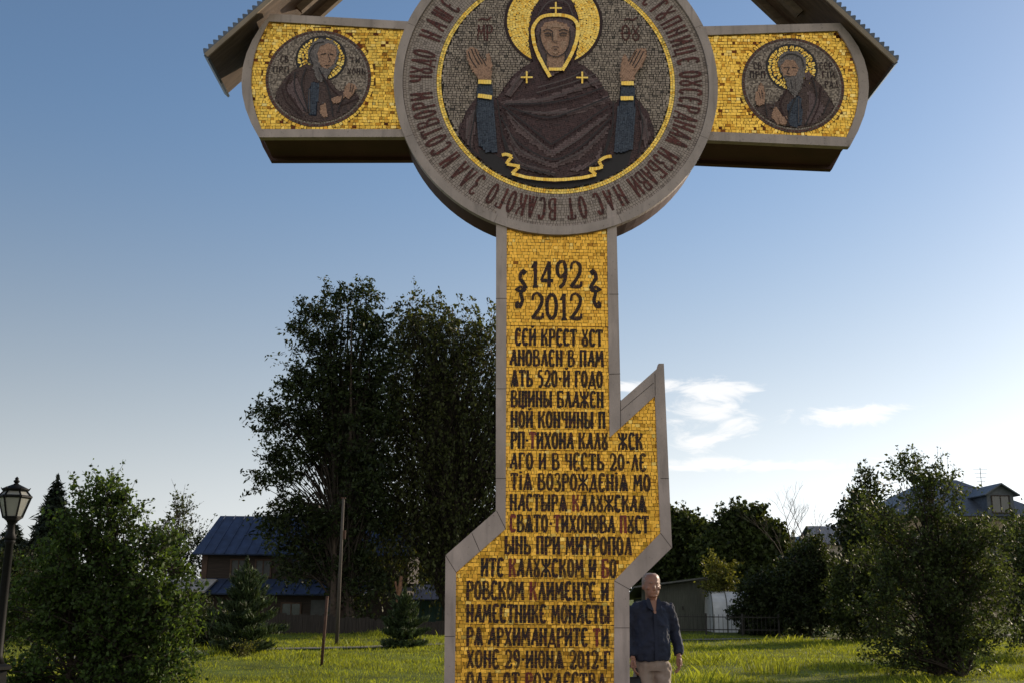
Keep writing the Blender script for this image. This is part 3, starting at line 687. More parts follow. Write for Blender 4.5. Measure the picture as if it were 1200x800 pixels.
words = [('НАШЕ', 290.6, 307.2), ('ЗАСТѸПНИЦЕ', 36, 79.4), ('ОѸСЕРДНАѦ', 85.7, 117.7), ('ИЗБАВИ', 124.9, 144.8), ('НАС', 152.2, 162.2), ('ОТ', 169.0, 173.8), ('ВСѦКОГО', 181.5, 207.2), ('ЗЛА', 214.8, 224.0), ('И', 230.5, 230.5), ('СОТВОРИ', 236.7, 262), ('ЧѸДО', 270, 281.7)]
for wd, a0, a1 in words:
    n = len(wd); st = (a1-a0)/max(1, n-1); gw = R(3.0)*rr(.84)
    for i, ch in enumerate(wd):
        ang = R(a0+st*i)
        def fm(x, y, ang=ang): q = ang + x/rr(.84); r_ = ri+y; return (r_*math.sin(q), DZ+r_*math.cos(q))
        ww = min(gw, R(max(st, 2.6) if n > 1 else 3)*rr(.84)*.8)*min(1.15, G[ch][0]+.1)
        for sw, pts in G[ch][1]:
            ink.stroke([((p[0]-.5)*ww, p[1]*(ro_-ri)) for p in pts], sw*.155, fm, 0, seg=.028)
ink.build('band_lettering', [M['ringletter']], med)
for tx, x0, x1, y0, y1 in (('МР', 298, 348, 82, 136), ('ѲѸ', 780, 842, 84, 136)):
    ink = Ink(-.0005); p0, p1, p2 = cp(*zM(x0, y1)), cp(*zM(x1, y1)), cp(*zM(x0, y0))
    ink.line(tx, p0[0], p1[0], p2[1]-p0[1], lambda x, y, z=p0[1]: (x, z+y), (), bold=.62, track=.1)
    xm = (x0+x1)/2
    ink.stroke([cp(*zM(xm-22, 70)), cp(*zM(xm-8, 64)), cp(*zM(xm+8, 68)), cp(*zM(xm+22, 58))], .018, lambda x, y: (x, y))
    ink.build('icon_monogram', [M['ringletter']], med)
a = Art(.0015)
hc = cp(*zM(553, 74)); hr = cp(*zM(718, 74))[0]-hc[0]
halo = a.poly('halo', disc_pts(hc, hr, 72), M['ringletter'], med); halo.data.materials.clear(); halo.data.materials.append(M['letter'])
quads_obj('halo_tesserae', tess_ring(hc[0], hc[1], .1, hr-.028, 13, .024, -.0005, tilt=.035, gap=.0011), M['gold2'], med)
a.y = -.004
lim = rr(.700)
def shp(nm, pts, mm): return a.poly(nm, clipd(densify([cp(*zM(*p)) for p in pts], 3), mc, lim), M[mm], med)
shp('robe', [(298, 325), (262, 372), (240, 425), (230, 478), (262, 535), (320, 590), (380, 625), (460, 650), (553, 660), (640, 650), (730, 620), (800, 580), (855, 530), (893, 468), (887, 425), (870, 382), (845, 345), (822, 325), (775, 330), (758, 350), (745, 340), (722, 298), (690, 250), (655, 222), (622, 208), (634, 160), (640, 110), (637, 60), (620, 12), (590, -20), (560, -30), (530, -22), (502, 5), (482, 40), (471, 90), (471, 150), (482, 210), (450, 228), (415, 258), (388, 295), (365, 330), (348, 325)], 'robe')
shp('robe_shade', [(300, 500), (360, 520), (385, 540), (420, 590), (550, 615), (690, 595), (720, 550), (760, 515), (815, 505), (800, 570), (730, 610), (640, 640), (553, 648), (460, 640), (380, 612), (320, 575)], 'robe_black')
shp('mantle', [(372, 350), (430, 345), (560, 345), (690, 300), (740, 345), (752, 370), (740, 450), (720, 530), (690, 580), (560, 600), (430, 575), (400, 530), (380, 450)], 'robe')
for pts in ([(700, 262), (620, 290), (520, 330), (400, 338), (378, 345), (400, 352), (530, 345), (640, 305), (712, 282)],
            [(735, 322), (640, 360), (560, 372), (450, 382), (560, 392), (650, 380), (742, 340)],
            [(380, 372), (440, 425), (545, 508), (600, 470), (735, 380), (735, 395), (605, 492), (545, 530), (430, 445)],
            [(385, 420), (440, 500), (540, 545), (560, 545), (640, 510), (735, 425), (730, 450), (640, 535), (560, 565), (530, 560), (430, 520)],
            [(400, 480), (440, 550), (560, 582), (550, 592), (430, 565)], [(722, 480), (690, 540), (600, 575), (640, 575), (705, 550)],
            [(262, 400), (285, 370), (292, 430), (280, 500), (262, 480)], [(842, 380), (862, 400), (878, 460), (858, 500), (845, 450)],
            [(415, 275), (450, 245), (475, 240), (440, 290), (410, 330), (395, 320)], [(640, 235), (680, 262), (700, 300), (680, 290)]):
    shp('robe_fold', pts, 'robe_mid')
shp('sleeve', [(299, 282), (346, 282), (352, 345), (358, 420), (366, 515), (330, 512), (303, 490), (296, 400), (297, 330)], 'blue')
shp('sleeve', [(777, 290), (822, 290), (826, 330), (822, 420), (818, 500), (790, 515), (755, 512), (762, 420), (772, 345)], 'blue')
shp('veil', [(492, 100), (512, 70), (560, 62), (610, 72), (630, 105), (622, 150), (600, 205), (575, 245), (540, 262), (515, 210), (496, 165)], 'robe_mid')
shp('neck', [(528, 180), (592, 180), (590, 222), (580, 236), (538, 236), (528, 222)], 'skin_m')
shp('face', [(510, 130), (509, 104), (522, 84), (552, 76), (588, 83), (605, 102), (607, 132), (601, 164), (586, 186), (560, 197), (535, 187), (518, 162)], 'skin_m')
shp('face_highlight', [(530, 150), (540, 142), (548, 160), (540, 172), (531, 165)], 'skin_hi'); shp('face_highlight', [(578, 146), (592, 145), (594, 160), (584, 170), (577, 160)], 'skin_hi')
shp('face_highlight', [(530, 92), (556, 84), (588, 92), (584, 102), (557, 98), (534, 104)], 'skin_hi'); shp('face_highlight', [(553, 108), (561, 108), (564, 140), (552, 142)], 'skin_hi'); shp('face_highlight', [(548, 180), (572, 180), (560, 190)], 'skin_hi')
shp('hand', [(302, 274), (344, 274), (347, 235), (344, 200), (336, 184), (329, 190), (327, 214), (318, 205), (304, 184), (290, 168), (277, 166), (262, 176), (263, 202), (274, 230), (290, 254)], 'skin_m')
shp('hand', [(778, 280), (820, 278), (826, 255), (846, 230), (860, 205), (863, 178), (854, 170), (842, 171), (828, 172), (814, 195), (800, 216), (798, 200), (791, 187), (783, 198), (777, 230), (775, 256)], 'skin_m')
ink = Ink(a.y-.001); a.y -= .004
L_ = lambda pts, wd, mi: ink.stroke([cp(*zM(*p)) for p in pts], wd, lambda x, y: (x, y), mi, seg=.024)
for p in ([(278, 172), (290, 200), (305, 225)], [(290, 172), (300, 196), (315, 222)], [(268, 180), (278, 208), (296, 235)], [(303, 188), (318, 210), (328, 228)],
          [(842, 176), (828, 204), (815, 228)], [(853, 180), (838, 210), (822, 236)], [(830, 178), (818, 200), (806, 224)]): L_(p, .010, 0)
for p in ([(518, 112), (532, 106), (548, 112)], [(570, 112), (586, 106), (600, 112)]): L_(p, .012, 0)
for p in ([(522, 121), (534, 118), (546, 122)], [(572, 122), (584, 118), (597, 121)]): L_(p, .016, 0)
for p in ([(550, 112), (549, 142), (556, 149), (566, 147)], [(524, 128), (546, 127)], [(573, 127), (595, 128)], [(548, 166), (558, 164), (570, 166)], [(553, 173), (565, 173)]): L_(p, .008, 0)
for p in ([(510, 104), (508, 132), (518, 164), (536, 189), (560, 198), (586, 188), (602, 164), (608, 132), (606, 104)], [(528, 186), (528, 225)], [(592, 186), (590, 225)]): L_(p, .011, 0)
for p in ([(380, 360), (440, 405), (545, 490), (600, 455), (735, 362)], [(378, 400), (430, 480), (545, 540), (640, 500), (745, 400)], [(384, 460), (420, 545), (480, 575), (560, 590)], [(742, 440), (715, 530), (660, 570)],
          [(740, 330), (640, 370), (530, 400), (400, 365)], [(720, 300), (620, 335), (520, 352), (390, 356)], [(365, 340), (380, 450), (400, 530)], [(752, 350), (748, 440), (722, 530)],
          [(320, 540), (275, 500), (285, 420), (298, 350)], [(835, 350), (850, 430), (835, 520)]): L_(p, .013, 0)
for p in ([(400, 350), (520, 340), (640, 300), (705, 275)], [(395, 380), (445, 430), (545, 516)], [(395, 430), (440, 508), (530, 552)], [(735, 390), (640, 470), (560, 520)], [(410, 500), (445, 552), (540, 580)], [(730, 432), (660, 505), (570, 550)],
          [(440, 378), (560, 384), (650, 368), (735, 332)], [(500, 300), (600, 270), (660, 240)], [(495, 318), (610, 285), (690, 255)], [(405, 330), (430, 280), (470, 245)], [(262, 470), (275, 410), (290, 375)], [(868, 470), (858, 420), (845, 385)], [(500, 120), (505, 165), (530, 225)], [(620, 120), (612, 165), (592, 215)], [(500, 60), (530, 20), (555, 8)], [(618, 60), (600, 20), (575, 8)]): L_(p, .011, 1)
ink.build('drawn_lines', [M['robe_black'], M['robe_light'], M['redletter']], med)
def trim(name, lines, y=a.y-.002):
    global ink
    ink = Ink(y)
    for pts, wd in lines: L_(pts, wd, 0)
    ink.build(name, [M['gold2']], med)
trim('veil_trim', [([(541, 266), (514, 218), (493, 172), (484, 130), (486, 98), (512, 66), (558, 59), (608, 66), (632, 92), (630, 140), (612, 190), (582, 244)], .034)])
trim('collar_trim', [([(536, 240), (580, 240)], .03)])
for x, y in ((560, 36), (463, 267), (648, 268)): trim('star', [([(x-20, y), (x+20, y)], .016), ([(x, y-20), (x, y+20)], .016)])
for p in ([(301, 282), (345, 283)], [(300, 328), (347, 334)], [(778, 287), (820, 287)], [(776, 337), (819, 337)]): trim('cuff_trim', [(p, .04)])
trim('hem_trim', [(p, .03) for p in ([(380, 526), (396, 524), (414, 531)], [(414, 532), (402, 545), (396, 556)], [(397, 556), (418, 560), (440, 564)], [(438, 566), (424, 578), (414, 588)], [(414, 588), (470, 602), (553, 609), (640, 603), (694, 592)], [(694, 592), (682, 582), (672, 574)], [(672, 572), (694, 572), (716, 566)], [(715, 566), (708, 556), (704, 546)], [(705, 546), (724, 534), (746, 530)])])

# ---- upper arm (carries the roof) and roof
top = [(-.45, 7.2), (.45, 7.2), (.52, 9.3), (-.52, 9.3)]
mb = MB(); mb.plate([inset(top, .03)], .07, .58); uarm = mb.build('upper_arm', M['stone_dark'], cross)
mb = MB(); mb.plate([top, inset(top, .09)], .012, .084); mb.build('stone_frame', M['stone'], uarm)
mb = MB(); mb.plate([inset(top, .085)], .036, .0825); ug = mb.build('mosaic_panel', M['grout'], uarm)
pp = inset(top, .09)
quads_obj('gold_tesserae', tess_rows(lambda x, z: inpoly(pp, x, z), -.5, .5, frange(7.3, 9.2, .036), .042, .032), M['gold'], uarm)

df = -.14
eL, eR = cp(238, 62, df), cp(1053.5, 70, df); sL = cp(309, 0, df); sR = cp(978, 0, df)
hx = (eR[0]-eL[0])/2; ex = (eR[0]+eL[0])/2
slope = ((sL[1]-eL[1])/(sL[0]-eL[0]) + (sR[1]-eR[1])/(eR[0]-sR[0]))/2
ze = (eL[1]+eR[1])/2; zr = ze+slope*hx
db = (zatdep(270, 112, cp(238, 62, df)[1])+zatdep(1019, 112, cp(1053.5, 70, df)[1]))/2
print('roof', 'eaves', eL, eR, 'slope', math.degrees(math.atan(slope)), 'ridge', zr, 'depth', df, db)
roof = thing('roof', None, None); del_keys = None
roof.parent = cross
LS = math.hypot(hx, zr-ze)
for sg in (-1, 1):
    d = Vector((-sg*hx/LS, 0, (zr-ze)/LS)); n = Vector((sg*d.z, 0, abs(d.x)))
    e = Vector((ex+sg*hx, 0, ze + (eR[1]-ze)*sg*1.0))
    def at(t, h, y): return e + d*t + n*h + Vector((0, y, 0))
    mb = MB(); per = .062; k = int(LS/per)
    prof = []
    for i in range(k): prof += [(i*per, -.006), (i*per+per*.42, .03), (i*per+per*.58, .03)]
    prof.append((k*per, -.006))
    for (t0, h0), (t1, h1) in zip(prof, prof[1:]):
        mb.quad([at(t0, h0, df), at(t1, h1, df), at(t1, h1, db), at(t0, h0, db)])
        mb.quad([at(t0, -.014, df), at(t1, -.014, df), at(t1, h1, df), at(t0, h0, df)])
        mb.quad([at(t0, -.014, db), at(t0, h0, db), at(t1, h1, db), at(t1, -.014, db)])
    mb.quad([at(0, -.014, df), at(0, -.014, db), at(LS, -.014, db), at(LS, -.014, df)])
    mb.build('roof_sheet', M['roof_metal'], roof)
    def beam(t0, t1, h0, h1, y0, y1, name, mm):
        mb = MB(); p = [at(t, h, y) for h in (h0, h1) for (t, y) in ((t0, y0), (t1, y0), (t1, y1), (t0, y1))]
        i = 0; mb.v = [tuple(q) for q in p]
        mb.f = [(0, 1, 2, 3), (7, 6, 5, 4), (0, 4, 5, 1), (1, 5, 6, 2), (2, 6, 7, 3), (3, 7, 4, 0)]; mb.mi = [0]*6
        return mb.build(name, mm, roof)
    beam(.012, LS-.0, -.04, -.0145, df+.02, db-.01, 'soffit', M['soffit'])
    beam(.0, LS, -.058, -.0145, df+.0, df+.019, 'fascia', M['fascia'])
    beam(-.012, .0115, -.07, -.0145, df+.019, db, 'eave_board', M['roof_metal'])
    for y in (.27, db-.075):
        beam(1.05, LS-.05, -.105 if y < .2 else -.115, -.0405, y+.001, y+.062, 'rafter', M['rafter'])

# ------------------------------------------------------------------ foliage
def leafm(name, col, tr=.35, isl=.7): return mat(name, col, .55, var=.2, scale=.6, island=isl, trans=tr, spec=.25)
M['leaf_dark'] = leafm('dark_leaf', (.030, .043, .014)); M['leaf_birch'] = leafm('birch_leaf', (.055, .066, .02))
M['leaf_mid'] = leafm('mid_leaf', (.048, .066, .018)); M['leaf_bush'] = leafm('bush_leaf', (.056, .094, .024), .45)
M['leaf_apple'] = leafm('apple_leaf', (.055, .078, .025), .4); M['leaf_yellow'] = leafm('yellow_green_leaf', (.13, .14, .03), .4)
M['needle'] = leafm('pine_needle', (.045, .07, .03), .15); M['needle_dark'] = leafm('spruce_needle', (.016, .024, .013), .08)
M['bark'] = mat('grey_brown_bark', (.07, .052, .04), .95, var=.4, scale=8, bump=.5)
M['bark_birch'] = mat('pale_birch_bark', (.22, .19, .16), .9, var=.6, scale=6, bump=.3)
M['bark_red'] = mat('orange_brown_bark', (.2, .1, .05), .9, var=.4, scale=9, bump=.4)
M['branch'] = mat('dark_branch_bark', (.035, .026, .02), .95, var=.3)
M['twig'] = mat('bare_twig', (.10, .075, .06), .9)

def rv(n): v = rng.normal(size=(n, 3)); return v/np.linalg.norm(v, axis=1, keepdims=True)
def leaf_quads(c, a, L, W):
    """rhombic leaves: centre c, long axis a"""
    b = np.cross(a, rv(len(c))); b /= np.linalg.norm(b, axis=1, keepdims=True)+1e-9
    L = L[:, None]/2; W = W[:, None]/2
    return np.stack([c-a*L, c+b*W-a*L*.15, c+a*L, c-b*W-a*L*.15], 1)
def twigs(cen, out, k, tl, nl, leaf, droop=0., spread=1., jit=.07, narrow=.5, up=0.):
    n = len(cen); c = np.repeat(cen, k, 0); o = np.repeat(out, k, 0)
    d = o*.7 + rv(n*k)*spread; d[:, 2] += up; d /= np.linalg.norm(d, axis=1, keepdims=True)
    tl_ = tl*rng.uniform(.6, 1.3, n*k); base = c + rng.normal(size=(n*k, 3))*tl*.22
    tip = base + d*tl_[:, None]; tip[:, 2] -= droop*tl_
    t = rng.uniform(.05, 1, (n*k, nl))
    p = base[:, None] + d[:, None]*(t*tl_[:, None])[..., None]; p[..., 2] -= droop*(t**2)*tl_[:, None]
    p = p.reshape(-1, 3) + rng.normal(size=(n*k*nl, 3))*jit
    ax = np.repeat(d, nl, 0)*.6 + rv(len(p)); ax[:, 2] -= .25+droop*.5; ax /= np.linalg.norm(ax, axis=1, keepdims=True)
    L = leaf*rng.uniform(.6, 1.35, len(p))
    return leaf_quads(p, ax, L, L*narrow*rng.uniform(.8, 1.2, len(p))), base, tip
def lobes_points(lobes, n, shell=.3):
    """lobes: (centre, radii, weight)"""
    wts = np.array([l[1][0]*l[1][1]*l[1][2]*l[2] for l in lobes])**.75; wts = wts/wts.sum()
    P_, O_ = [], []
    for (c, r, _), wt in zip(lobes, wts):
        k = max(3, int(n*wt)); d = rv(k); rad = (shell+(1-shell)*rng.random(k)**.6)
        P_.append(np.array(c)+d*rad[:, None]*np.array(r)); O_.append(d)
    return np.concatenate(P_), np.concatenate(O_)
def limb(mb, a, b, r0_, r1_, n=5, seg=5, sag=.0, lift=.25, mi=0):
    a, b = Vector(a), Vector(b); ctrl = a.lerp(b, .5); ctrl.z += (b-a).length*lift*(.5); ctrl.x = ctrl.x*.6+a.x*.4; ctrl.y = ctrl.y*.6+a.y*.4
    pts = [a*(1-t)**2+ctrl*2*t*(1-t)+b*t*t for t in (k/seg for k in range(seg+1))]
    for p in pts[1:-1]: p += Vector((random.gauss(0, .02), random.gauss(0, .02), random.gauss(0, .02)))*(b-a).length*.5
    mb.tube(pts, [r0_+(r1_-r0_)*k/seg for k in range(seg+1)], n, mi)
def tree(name, label, cat, base, top, lobes, ncl, k, tl, nl, leaf, lm, bm, r=.14, stems=1, droop=0., spread=1., jit=.07, narrow=.5, group=None, up=0., shell=.3, twig_r=0.006, low=.15, kind=None):
    base = Vector(base); t = thing(name, label, cat, base, 0, group)
    mb = MB(); spines = []
    for s in range(stems):
        off = Vector((random.gauss(0, .08)*stems, random.gauss(0, .06)*stems, 0)) if stems > 1 else Vector()
        tp = Vector(top)+ (Vector((random.gauss(0, .9), random.gauss(0, .7), random.uniform(-2.5, 0)))*(.16*(Vector(top)-base).length/2) if s else Vector())
        ctr = (base+off).lerp(tp, .5)+Vector((random.gauss(0, .1), 0, 0)); n = 9
        b0 = base+off
        pts = [b0*(1-q)**2+ctr*2*q*(1-q)+tp*q*q for q in (i/n for i in range(n+1))]
        rad = [r*(1-.88*i/n)*(1.25 if i == 0 else 1) for i in range(n+1)]
        mb.tube([p-base for p in pts], rad, 8); spines.append((pts, rad))
    cen, out = lobes_points(lobes, ncl, shell)
    V, tb, tt = twigs(cen, out, k, tl, nl, leaf, droop, spread, jit, narrow, up)
    for c in cen:
        pts, rad = random.choice(spines); cv = Vector(c)
        h = max(low, min(.92, ((cv.z-base.z)/max(.5, top[2]-base.z))*.72-.08)); i = int(h*9)
        limb(mb, pts[i]-base, cv-base, rad[i]*.42, .008, 4, 5, mi=1)
    if twig_r:
        tb2, tt2 = tb-np.array(base), tt-np.array(base)
        for a, b in zip(tb2, tt2): mb.tube([a, b], [twig_r, twig_r*.4], 3, 1, False)
    mb.build('trunk', [bm, M['branch']], t, True)
    quads_obj('crown', V-np.array(base)[None, None], lm, t)
    return t
def lobe(px, py, rx, ry, Y, dep=.8, wt=1.): 
    c = P(px, py, Y); s = Y/F*1.0
    return (tuple(c), (rx*s, max(rx, ry)*s*dep, ry*s), wt)
def gbase(px, Y, dz=-.05):
    p = P(px, 700, Y); return Vector((p.x, Y, float(gz(np.array(p.x), np.array(Y)))+dz))

# tall trees left of the cross
Y1 = 43.
L1 = [lobe(375, 364, 20, 26, Y1), lobe(395, 357, 12, 20, Y1), lobe(428, 357, 14, 24, Y1), lobe(433, 397, 22, 34, Y1), lobe(388, 407, 24, 30, Y1), lobe(346, 400, 16, 15, Y1), lobe(355, 427, 18, 20, Y1), lobe(336, 440, 15, 15, Y1), lobe(311, 482, 13, 16, Y1), lobe(328, 494, 18, 20, Y1),
      lobe(318, 505, 10, 16, Y1), lobe(308, 548, 11, 16, Y1), lobe(328, 565, 22, 24, Y1), lobe(363, 467, 30, 30, Y1), lobe(413, 452, 40, 44, Y1, .8), lobe(368, 510, 34, 34, Y1), lobe(423, 500, 36, 46, Y1, .8), lobe(346, 535, 24, 22, Y1), lobe(428, 570, 34, 50, Y1, .8),
      lobe(351, 612, 36, 34, Y1, .7), lobe(398, 625, 42, 40, Y1, .7), lobe(328, 610, 14, 20, Y1), lobe(351, 660, 28, 22, Y1, .7), lobe(413, 685, 36, 30, Y1, .7)]
tree('broadleaf_tree', 'tall ragged dark tree with several stems, left of the weeping birch', 'tree', gbase(398, Y1), tuple(P(408, 345, Y1)), L1, 430, 6, .72, 18, .18, M['leaf_dark'], M['bark'], .15, 5, droop=.25, narrow=.45, up=.3, jit=.09, shell=.2)
Y2 = 45.
L2 = [lobe(520, 385, 52, 42, Y2), lobe(495, 400, 48, 50, Y2), lobe(565, 405, 40, 48, Y2), lobe(480, 470, 48, 60, Y2, .7), lobe(540, 480, 50, 70, Y2, .7), lobe(600, 480, 40, 70, Y2, .7), lobe(635, 500, 34, 60, Y2, .7), lobe(505, 560, 62, 55, Y2, .6), lobe(580, 580, 55, 60, Y2, .6), lobe(465, 570, 32, 60, Y2, .6), lobe(640, 590, 36, 50, Y2, .6), lobe(500, 620, 36, 34, Y2, .6), lobe(560, 640, 40, 30, Y2, .6), lobe(449, 470, 14, 70, Y2, .6)]
tree('weeping_birch', 'tall weeping birch with hanging strands close to the left edge of the cross', 'tree', gbase(535, Y2), tuple(P(530, 360, Y2)), L2, 520, 6, 1.6, 22, .165, M['leaf_birch'], M['bark_birch'], .2, 2, droop=1.5, narrow=.55, jit=.06, shell=.15)

# smaller trees
def roundtree(name, label, px, Y, top, left, right, bot, lm, ncl=110, leaf=.13, k=5, tl=.8, nl=20, cat='tree', group=None, **kw):
    cx, w_, h_ = (left+right)/2, (right-left)/2, (bot-top)/2
    Ls = [lobe(cx, top+h_*.55, w_*.55, h_*.55, Y), lobe(cx-w_*.45, top+h_*1.1, w_*.5, h_*.6, Y), lobe(cx+w_*.45, top+h_*1.0, w_*.5, h_*.62, Y), lobe(cx, top+h_*1.4, w_*.8, h_*.55, Y)]
    return tree(name, label, cat, gbase(px, Y), tuple(P(cx, top+h_*.25, Y)), Ls, ncl, k, tl, nl, leaf, lm, M['bark'], kw.pop('r', .12), group=group, **kw)
roundtree('broadleaf_tree', 'loose grey-green tree between the big rounded bush and the blue-roofed house', 207, 52, 590, 168, 246, 690, M['leaf_mid'], 80, .16, nl=9, up=.5, twig_r=.012)
roundtree('broadleaf_tree', 'wide dark tree of the far row, just right of the cross shaft', 800, 78, 608, 742, 850, 705, M['leaf_mid'], 1140, .36, tl=1.1, twig_r=0, group='far row of trees')
roundtree('broadleaf_tree', 'broad dark tree in the middle of the far row, above the shed', 868, 74, 604, 822, 925, 705, M['leaf_mid'], 1140, .36, tl=1.1, twig_r=0, group='far row of trees')
roundtree('broadleaf_tree', 'low dark tree at the right end of the far row, under the bare tree', 925, 80, 640, 890, 975, 712, M['leaf_mid'], 140, .36, tl=1.0, twig_r=0, group='far row of trees')
roundtree('broadleaf_tree', 'dark upright tree standing before the pale wall of the gabled house', 1022, 50, 562, 980, 1052, 735, M['leaf_dark'], 190, .2, tl=.9, up=.4)
roundtree('broadleaf_tree', 'shadowy low tree mass behind the fence and under the birch strands', 480, 63, 640, 405, 575, 735, M['leaf_dark'], 190, .3, tl=.9, twig_r=0)
roundtree('young_tree', 'small yellow-green tree at the corner of the grey shed', 845, 47, 650, 825, 863, 706, M['leaf_yellow'], 30, .14, tl=.42, up=.4, r=.05)
roundtree('leafy_shrub', 'dark shrub half covering the white tunnel shelter', 893, 44, 672, 862, 925, 748, M['leaf_dark'], 130, .15, tl=.55, cat='shrub', r=.04)
roundtree('leafy_shrub', 'tall dark shrub with a pointed top, below the bare tree', 948, 43, 634, 910, 990, 750, M['leaf_dark'], 190, .15, tl=.6, cat='shrub', r=.05, up=.3)
roundtree('leafy_shrub', 'mid green shrub peeping out left of the apple tree', 1010, 38, 645, 975, 1050, 756, M['leaf_mid'], 150, .13, tl=.55, cat='shrub', r=.05, up=.2)
roundtree('leafy_shrub', 'tall loose shrub cut off by the right edge of the photo', 1198, 30, 592, 1168, 1235, 760, M['leaf_apple'], 100, .11, tl=.55, cat='shrub', r=.05, up=.3)

# the apple tree on the right, lit from behind
Ya = 22.6
La = [lobe(1080, 582, 36, 28, Ya), lobe(1062, 552, 12, 14, Ya), lobe(1108, 556, 12, 18, Ya), lobe(1090, 560, 16, 16, Ya), lobe(1045, 640, 38, 40, Ya), lobe(1112, 632, 40, 38, Ya), lobe(1150, 670, 36, 46, Ya), lobe(1085, 690, 60, 48, Ya), lobe(1035, 725, 26, 22, Ya, .7), lobe(1120, 735, 50, 28, Ya), lobe(1158, 640, 14, 20, Ya), lobe(1025, 600, 18, 20, Ya, .7), lobe(1105, 680, 70, 80, Ya, .5), lobe(1060, 760, 48, 24, Ya, .7), lobe(1120, 768, 50, 20, Ya, .7), lobe(1150, 745, 36, 26, Ya, .7)]
apple = tree('apple_tree', 'bushy young fruit tree on the lawn at right, leaves rim-lit, branches down to the grass', 'tree', gbase(1108, Ya), tuple(P(1090, 560, Ya)), La, 300, 6, .44, 17, .08, M['leaf_apple'], M['bark'], .055, 3, narrow=.55, up=.45, jit=.045, low=.08, shell=.1)
# rounded bush on the left
Yb = 17.2
Lb = [lobe(122, 614, 32, 32, Yb), lobe(92, 658, 50, 44, Yb), lobe(165, 668, 48, 44, Yb), lobe(60, 715, 50, 46, Yb), lobe(130, 720, 70, 60, Yb), lobe(195, 735, 44, 42, Yb), lobe(80, 785, 66, 34, Yb), lobe(165, 785, 60, 28, Yb), lobe(128, 592, 18, 18, Yb), lobe(126, 574, 7, 12, Yb), lobe(146, 580, 6, 10, Yb), lobe(92, 592, 8, 12, Yb)]
bush = tree('leafy_bush', 'big rounded leafy bush beside the street lamp at left', 'bush', gbase(124, Yb), tuple(P(125, 585, Yb)), Lb, 380, 6, .34, 18, .072, M['leaf_bush'], M['bark'], .05, 4, narrow=.6, up=.3, jit=.04, low=.06, shell=.2)
roundtree('leafy_shrub', 'low dark hedge shrub behind the lamp post at the left edge', 5, 24, 640, -40, 40, 760, M['leaf_dark'], 90, .09, tl=.4, cat='shrub', r=.04)
roundtree('flowering_plant', 'small yellow-green plant in the grass at the foot of the taller pine', 283, 25.5, 752, 268, 298, 768, M['leaf_yellow'], 14, .05, tl=.12, nl=8, cat='plant', r=.012, jit=.02)
roundtree('leafy_shrub', 'dim shrub in front of the timber house, left of the taller pine', 245, 31, 705, 210, 275, 765, M['leaf_dark'], 70, .09, tl=.4, cat='shrub', r=.03)
roundtree('leafy_shrub', 'bright green shrub showing under the birch strands beside the cross', 548, 49, 640, 522, 600, 735, M['leaf_bush'], 60, .15, tl=.6, cat='shrub', r=.04)

def shoots(t_, tops, lm, leaf, ln):
    base = np.array(t_.location); mb = MB(); Q = []
    for (p, n_) in tops:
        for _ in range(n_):
            a = np.array(p)+rng.normal(size=3)*ln*.35-[0, 0, ln*.6]; d = rv(1)[0]*.45+[0, 0, 1]; d /= np.linalg.norm(d); l_ = ln*rng.uniform(.7, 1.5)
            mb.tube([a-base, a-base+d*l_], [.006, .002], 4)
            k = 12; t2 = rng.uniform(.3, 1., k); c = a+d*(t2*l_)[:, None]+rng.normal(size=(k, 3))*.025; ax = rv(k)+d*.5; ax /= np.linalg.norm(ax, axis=1, keepdims=True)
            L = leaf*rng.uniform(.7, 1.2, k); Q.append(leaf_quads(c, ax, L, L*.5))
    mb.build('shoot_stem', M['branch'], t_); quads_obj('shoot_leaves', np.concatenate(Q)-base[None, None], lm, t_)
shoots(apple, [(tuple(P(x, y, Ya)), n) for x, y, n in ((1062, 548, 4), (1108, 548, 5), (1085, 560, 4), (1130, 585, 4), (1020, 595, 4), (1165, 630, 4), (1005, 655, 4), (1180, 670, 3))], M['leaf_apple'], .075, .55)
shoots(bush, [(tuple(P(x, y, Yb)), n) for x, y, n in ((124, 570, 6), (146, 592, 3), (98, 604, 3), (60, 662, 4), (182, 640, 4), (215, 690, 4), (235, 720, 4), (160, 605, 4), (30, 700, 3))], M['leaf_bush'], .065, .36)

